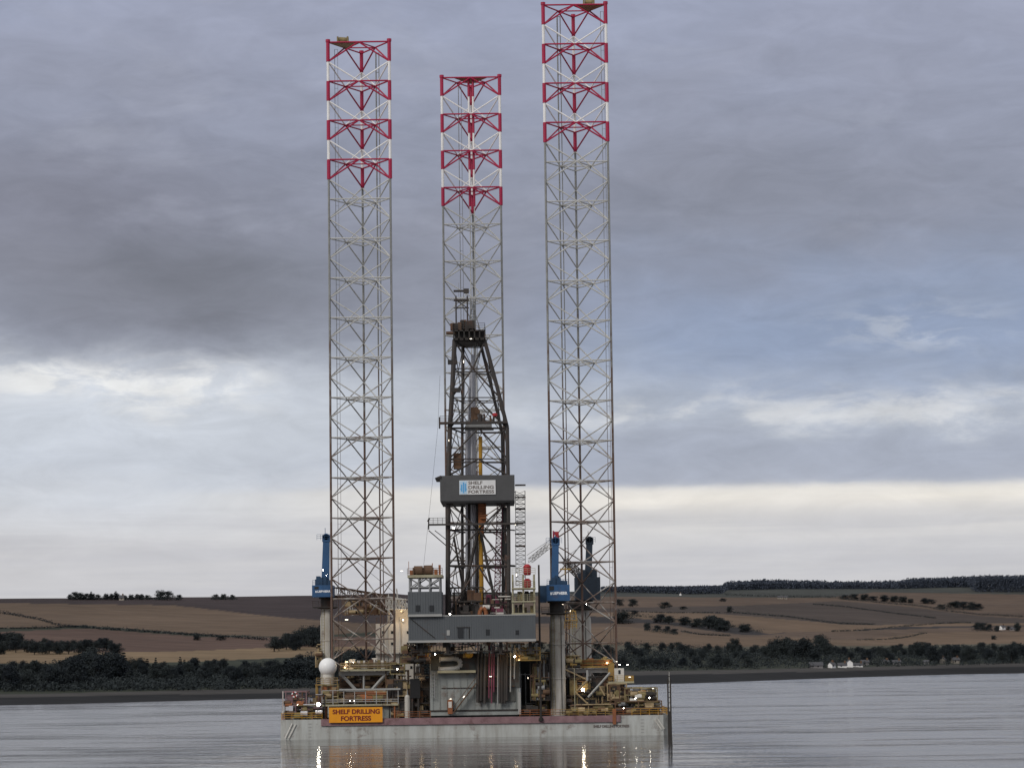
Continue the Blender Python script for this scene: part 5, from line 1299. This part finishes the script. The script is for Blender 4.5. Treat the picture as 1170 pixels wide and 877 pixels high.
def house_block(name, label, u0, u1, vt, y0, y1, mat, seed):
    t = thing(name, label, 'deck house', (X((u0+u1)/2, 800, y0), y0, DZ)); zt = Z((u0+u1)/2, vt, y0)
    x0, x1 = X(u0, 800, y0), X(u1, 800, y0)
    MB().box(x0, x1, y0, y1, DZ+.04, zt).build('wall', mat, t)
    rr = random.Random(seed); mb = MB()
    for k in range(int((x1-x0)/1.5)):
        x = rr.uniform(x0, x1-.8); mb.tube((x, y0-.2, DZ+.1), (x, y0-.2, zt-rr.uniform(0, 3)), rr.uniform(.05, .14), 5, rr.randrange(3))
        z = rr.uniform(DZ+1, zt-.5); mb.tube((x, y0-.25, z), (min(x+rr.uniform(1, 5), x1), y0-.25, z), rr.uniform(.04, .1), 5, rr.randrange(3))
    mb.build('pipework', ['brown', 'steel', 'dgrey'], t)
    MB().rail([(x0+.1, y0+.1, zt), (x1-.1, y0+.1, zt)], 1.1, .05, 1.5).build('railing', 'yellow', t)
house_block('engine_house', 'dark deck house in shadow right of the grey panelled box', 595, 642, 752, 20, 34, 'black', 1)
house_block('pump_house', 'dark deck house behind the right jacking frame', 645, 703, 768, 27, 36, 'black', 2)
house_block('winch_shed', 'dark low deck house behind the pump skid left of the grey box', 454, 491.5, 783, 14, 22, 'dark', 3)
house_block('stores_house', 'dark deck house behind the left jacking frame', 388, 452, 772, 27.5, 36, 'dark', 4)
machinery('walkway_pipework', 'tangle of tan and brown pipes behind the walkway rails on the left', 'pipework', 371, 789, 453, 803.5, 5.8, 7.6, 60, ('brown', 'tan', 'dark', 'olive', 'orange2'), 70, frame=False)
machinery('frame_pipework', 'dark pipes and pumps between the beams of the left jacking frame', 'pipework', 390, 768, 446, 788, 11.2, 14, 61, ('dark', 'brown', 'tan', 'dgrey'), 60, frame=False)
machinery('stern_pipework', 'low tan pipework along the stern right of the big grey box', 'pipework', 596, 804, 626, 816, 2.5, 5, 62, ('brown', 'dark', 'dgrey', 'olive'), 24, frame=False)
machinery('fuel_skid', 'brown pipework and railings between the left frame and the near-black locker', 'pipework', 440, 772, 470, 815, 2.6, 5, 71, ('brown', 'dark', 'tan', 'olive', 'dgrey'), 70, frame=False, zfloor=DZ)
machinery('valve_skid', 'yellow and brown valves on a small rack right of the left frame top', 'machinery', 446, 757, 462, 770, 8, 10, 72, ('olive', 'tan', 'dark', 'brown'), 40, frame=True)
machinery('winch_row', 'low dark winches and pipes along the stern rail in front of the right frame', 'machinery', 646, 803, 702, 815, 2, 4, 73, ('dark', 'brown', 'olive', 'tan', 'dgrey'), 60, frame=False, zfloor=DZ)
machinery('riser_rack', 'dark brown pipe tangle between the pole and the pale crane column', 'pipework', 606, 752, 628, 800, 2.2, 4, 74, ('dark', 'brown', 'dgrey', 'olive', 'steel'), 60, frame=True)
machinery('hose_reel', 'yellow and tan hose reels under the crane beside the right leg', 'machinery', 644, 748, 664, 763, 6, 8, 75, ('yellow', 'olive', 'tan', 'dark'), 40, frame=False)
machinery('cabin_piping', 'tan pipes and boxes below the white deck cabin', 'pipework', 694, 780, 716, 800, 5, 7, 76, ('tan', 'brown', 'dark', 'olive'), 50, frame=True)
machinery('stern_locker', 'dark lockers and reels on the left stern corner behind the railing', 'machinery', 325, 803, 368, 816, 1, 3, 77, ('dark', 'brown', 'band', 'olive', 'lilac'), 50, frame=False, zfloor=DZ)
machinery('crane_pipework', 'rust-brown pipes climbing beside the left crane column', 'pipework', 360, 735, 369, 762, 15, 17, 78, ('brown', 'olive', 'tan'), 20, frame=False)
machinery('lifting_frame', 'dark slings and pipes hanging under the left end of the drill floor', 'pipework', 456, 734, 492, 758, -2, 2, 79, ('dark', 'dgrey', 'brown', 'olive'), 50, frame=False)
# white and yellow hatch boxes on the left frame top
for i, (u0, u1, v0, v1, m_) in enumerate(((399, 406, 753.5, 761, 'off'), (408, 415, 755, 761.5, 'off'), (425, 431, 752, 761, 'cream'))):
    t = thing('equipment_case', ('white case left of the other white case on top of the left jacking frame', 'white case right of the other white case on top of the left jacking frame', 'tall cream case near the right end of the left jacking frame top')[i], 'case', P((u0+u1)/2, v1, 10.5))
    MB().pbox(u0, v0, u1, v1, 10.6, 12).build('body', m_, t); MB().pbox(u0-.3, v0-.7, u1+.3, v0, 10.5, 12.1).build('lid', m_, t)

# ------------------------------------------------------------------ lit lamps
def lamp_proto(kind):
    t = thing('floodlight', 'x', 'lamp')
    if kind == 'round':
        MB().lathe((0, 0, 0), [(.22, -.32), (.42, -.1), (.42, .0)], 14).build('housing', 'dark', t)
        MB().lathe((0, 0, .002), [(.36, 0), (.30, .1), (.15, .15)], 14).build('lens', 'lamp', t)
        for o in t.children: o.rotation_euler = (PI/2, 0, 0)
    else:
        MB().box(-.75, .75, .12, .3, -.16, .2).build('housing', 'dark', t)
        MB().box(-.7, .7, -.05, .118, -.14, .14).build('lens', 'lamp', t)
    return t
LP = {'round': lamp_proto('round'), 'tube': lamp_proto('tube')}; lamp_used = set()
def lamp(u, v, y, kind, label, s=1, ang=0, mat=None):
    o = LP[kind]
    if kind in lamp_used: o = copy_tree(o)
    lamp_used.add(kind)
    o.location = P(u, v, y); o.rotation_euler = (0, -math.radians(ang), 0); s = s*.54 if mat != 'lampx' else s*.8; o.scale = (s, s, s); o['label'] = label; o['group'] = 'lit lamps on the rig'
    if mat:
        for c in o.children:
            if 'lens' in c.name: c.data = c.data.copy(); c.data.materials.clear(); c.data.materials.append(MT[mat])
lamp(363.8, 804, .8, 'round', 'bright round lamp at the right end of the left stern rack, beside the name board', 1, 0, 'lampx')
lamp(666, 787.5, 4.5, 'round', 'brightest round lamp in the dark opening of the right jacking frame', .85, 0, 'lampx')
lamp(340, 804.5, 1, 'tube', 'slanted white tube lamp on the left stern corner', .42, 45)
lamp(394, 762, 7, 'round', 'warm lamp at the left end of the left frame top', .7, 0, 'lampw')
lamp(404, 757, 9.5, 'round', 'lamp shining on the white cases of the left frame top', .6)
lamp(454, 764, 7, 'round', 'small lamp at the right end of the left frame top', .5)
lamp(396, 707.5, 13, 'tube', 'bright bar lamp seen through the left leg lattice', .7)
lamp(400, 800, 3, 'round', 'left of the two little lamps under the left walkway top beam', .3)
lamp(405, 800, 3, 'round', 'right of the two little lamps under the left walkway top beam', .3)
lamp(497, 747, -2, 'round', 'lamp under the left end of the drill floor', .5)
lamp(588.2, 749.5, -2, 'round', 'lamp under the right end of the drill floor', .6)
lamp(593, 753.5, -1.9, 'tube', 'flat tube lamp below the lamp at the drill floor right end', .4, 0, 'lampw')
lamp(603.3, 774, .9, 'tube', 'upright tube lamp in the dark bay right of the grey box', .38, 90)
lamp(560.5, 772.3, .5, 'tube', 'level tube lamp across the magenta pipes', .55)
lamp(514.8, 798, .9, 'tube', 'level tube lamp above the small cabinet by the stair', .42)
lamp(530, 795.5, .3, 'tube', 'slanted tube lamp along the sloping stair', .5, 48)
lamp(693.5, 757, 7, 'round', 'warm lamp on the yellow top of the right jacking frame', .75, 0, 'lampw')
lamp(704.5, 755.3, 7, 'tube', 'short lamp above the white deck cabin', .35)
lamp(708, 759, 6.8, 'round', 'little lamp on the roof edge of the white deck cabin', .4)
lamp(717, 759, 6.8, 'round', 'little lamp out on a bracket right of the white deck cabin', .3)
lamp(719.5, 773, 6.2, 'tube', 'flat bright lamp on the yellow box beside the deck cabin', .5, 0, 'lamp')
lamp(742, 796.5, 1.8, 'round', 'lamp on the yellowish engine rack at right', .42)
lamp(726, 797.5, 1.8, 'round', 'small lamp left of the other one on the engine rack', .33)
lamp(746, 786, 2.8, 'tube', 'flat lamp on top of the yellowish engine rack', .4)
lamp(712.5, 808.5, .6, 'round', 'small lamp among the orange railings at right', .25)
lamp(514, 701, -5, 'round', 'round lamp on the top edge of the grey drill floor wall', .5)
lamp(590, 656.5, -4.6, 'tube', 'upright tube lamp on the pale frame beside the red vessel', .55, 90)
lamp(459, 652, 0, 'tube', 'level tube lamp left of the brown winches', .5)
lamp(588.8, 598.5, 0, 'tube', 'upright tube lamp between derrick and ladder tower', .5, 90)
lamp(518.3, 603, -.8, 'round', 'round lamp on the lower derrick platform', .6)
lamp(529.7, 413, 0, 'tube', 'upright lamp high inside the derrick below the crown', .55, 90)
lamp(538, 387, -1.2, 'tube', 'level lamp under the crown platform', .5)
lamp(512.8, 503, 0, 'tube', 'upright thin lamp on the left derrick leg', .4, 90)
lamp(369, 651, 14, 'round', 'lamp on the left blue crane above its house', .35)
lamp(643, 690, 1.2, 'tube', 'small lamp under the bright blue crane house', .3)
lamp(651.5, 697.5, 2.6, 'tube', 'slanted lamp on the yellow crane access platform', .35, 70)
lamp(670, 690, 10, 'round', 'tiny lamp on the right leg brace', .25)
lamp(460.5, 708, 25, 'round', 'large warm lamp on the upper cream house', .8, 0, 'lamp')
lamp(459, 698, 25, 'tube', 'level lamp above the large warm lamp on the cream house', .5, 0, 'lampw')
lamp(373, 657, 13, 'round', 'tiny lamp at the mast foot of the left crane', .2)

# the lit lamps throw small warm pools on the steel around them
for i, (u, v, y, e) in enumerate(((396, 758, 8.5, 140), (430, 797, 5.5, 50), (497, 749, -1.5, 110), (560, 770, -1, 60), (588, 750, -1.5, 120), (666, 786, 6, 90), (694, 756, 8.5, 140), (733, 790, 5, 60), (460, 705, 23, 200), (480, 775, 3, 60))):
    l = bpy.data.lights.new('lamp_light', 'POINT'); l.energy = e; l.color = (1, .72, .40); l.shadow_soft_size = .35
    o = bpy.data.objects.new('lamp_light', l); COL.objects.link(o); o.location = P(u, v, y)
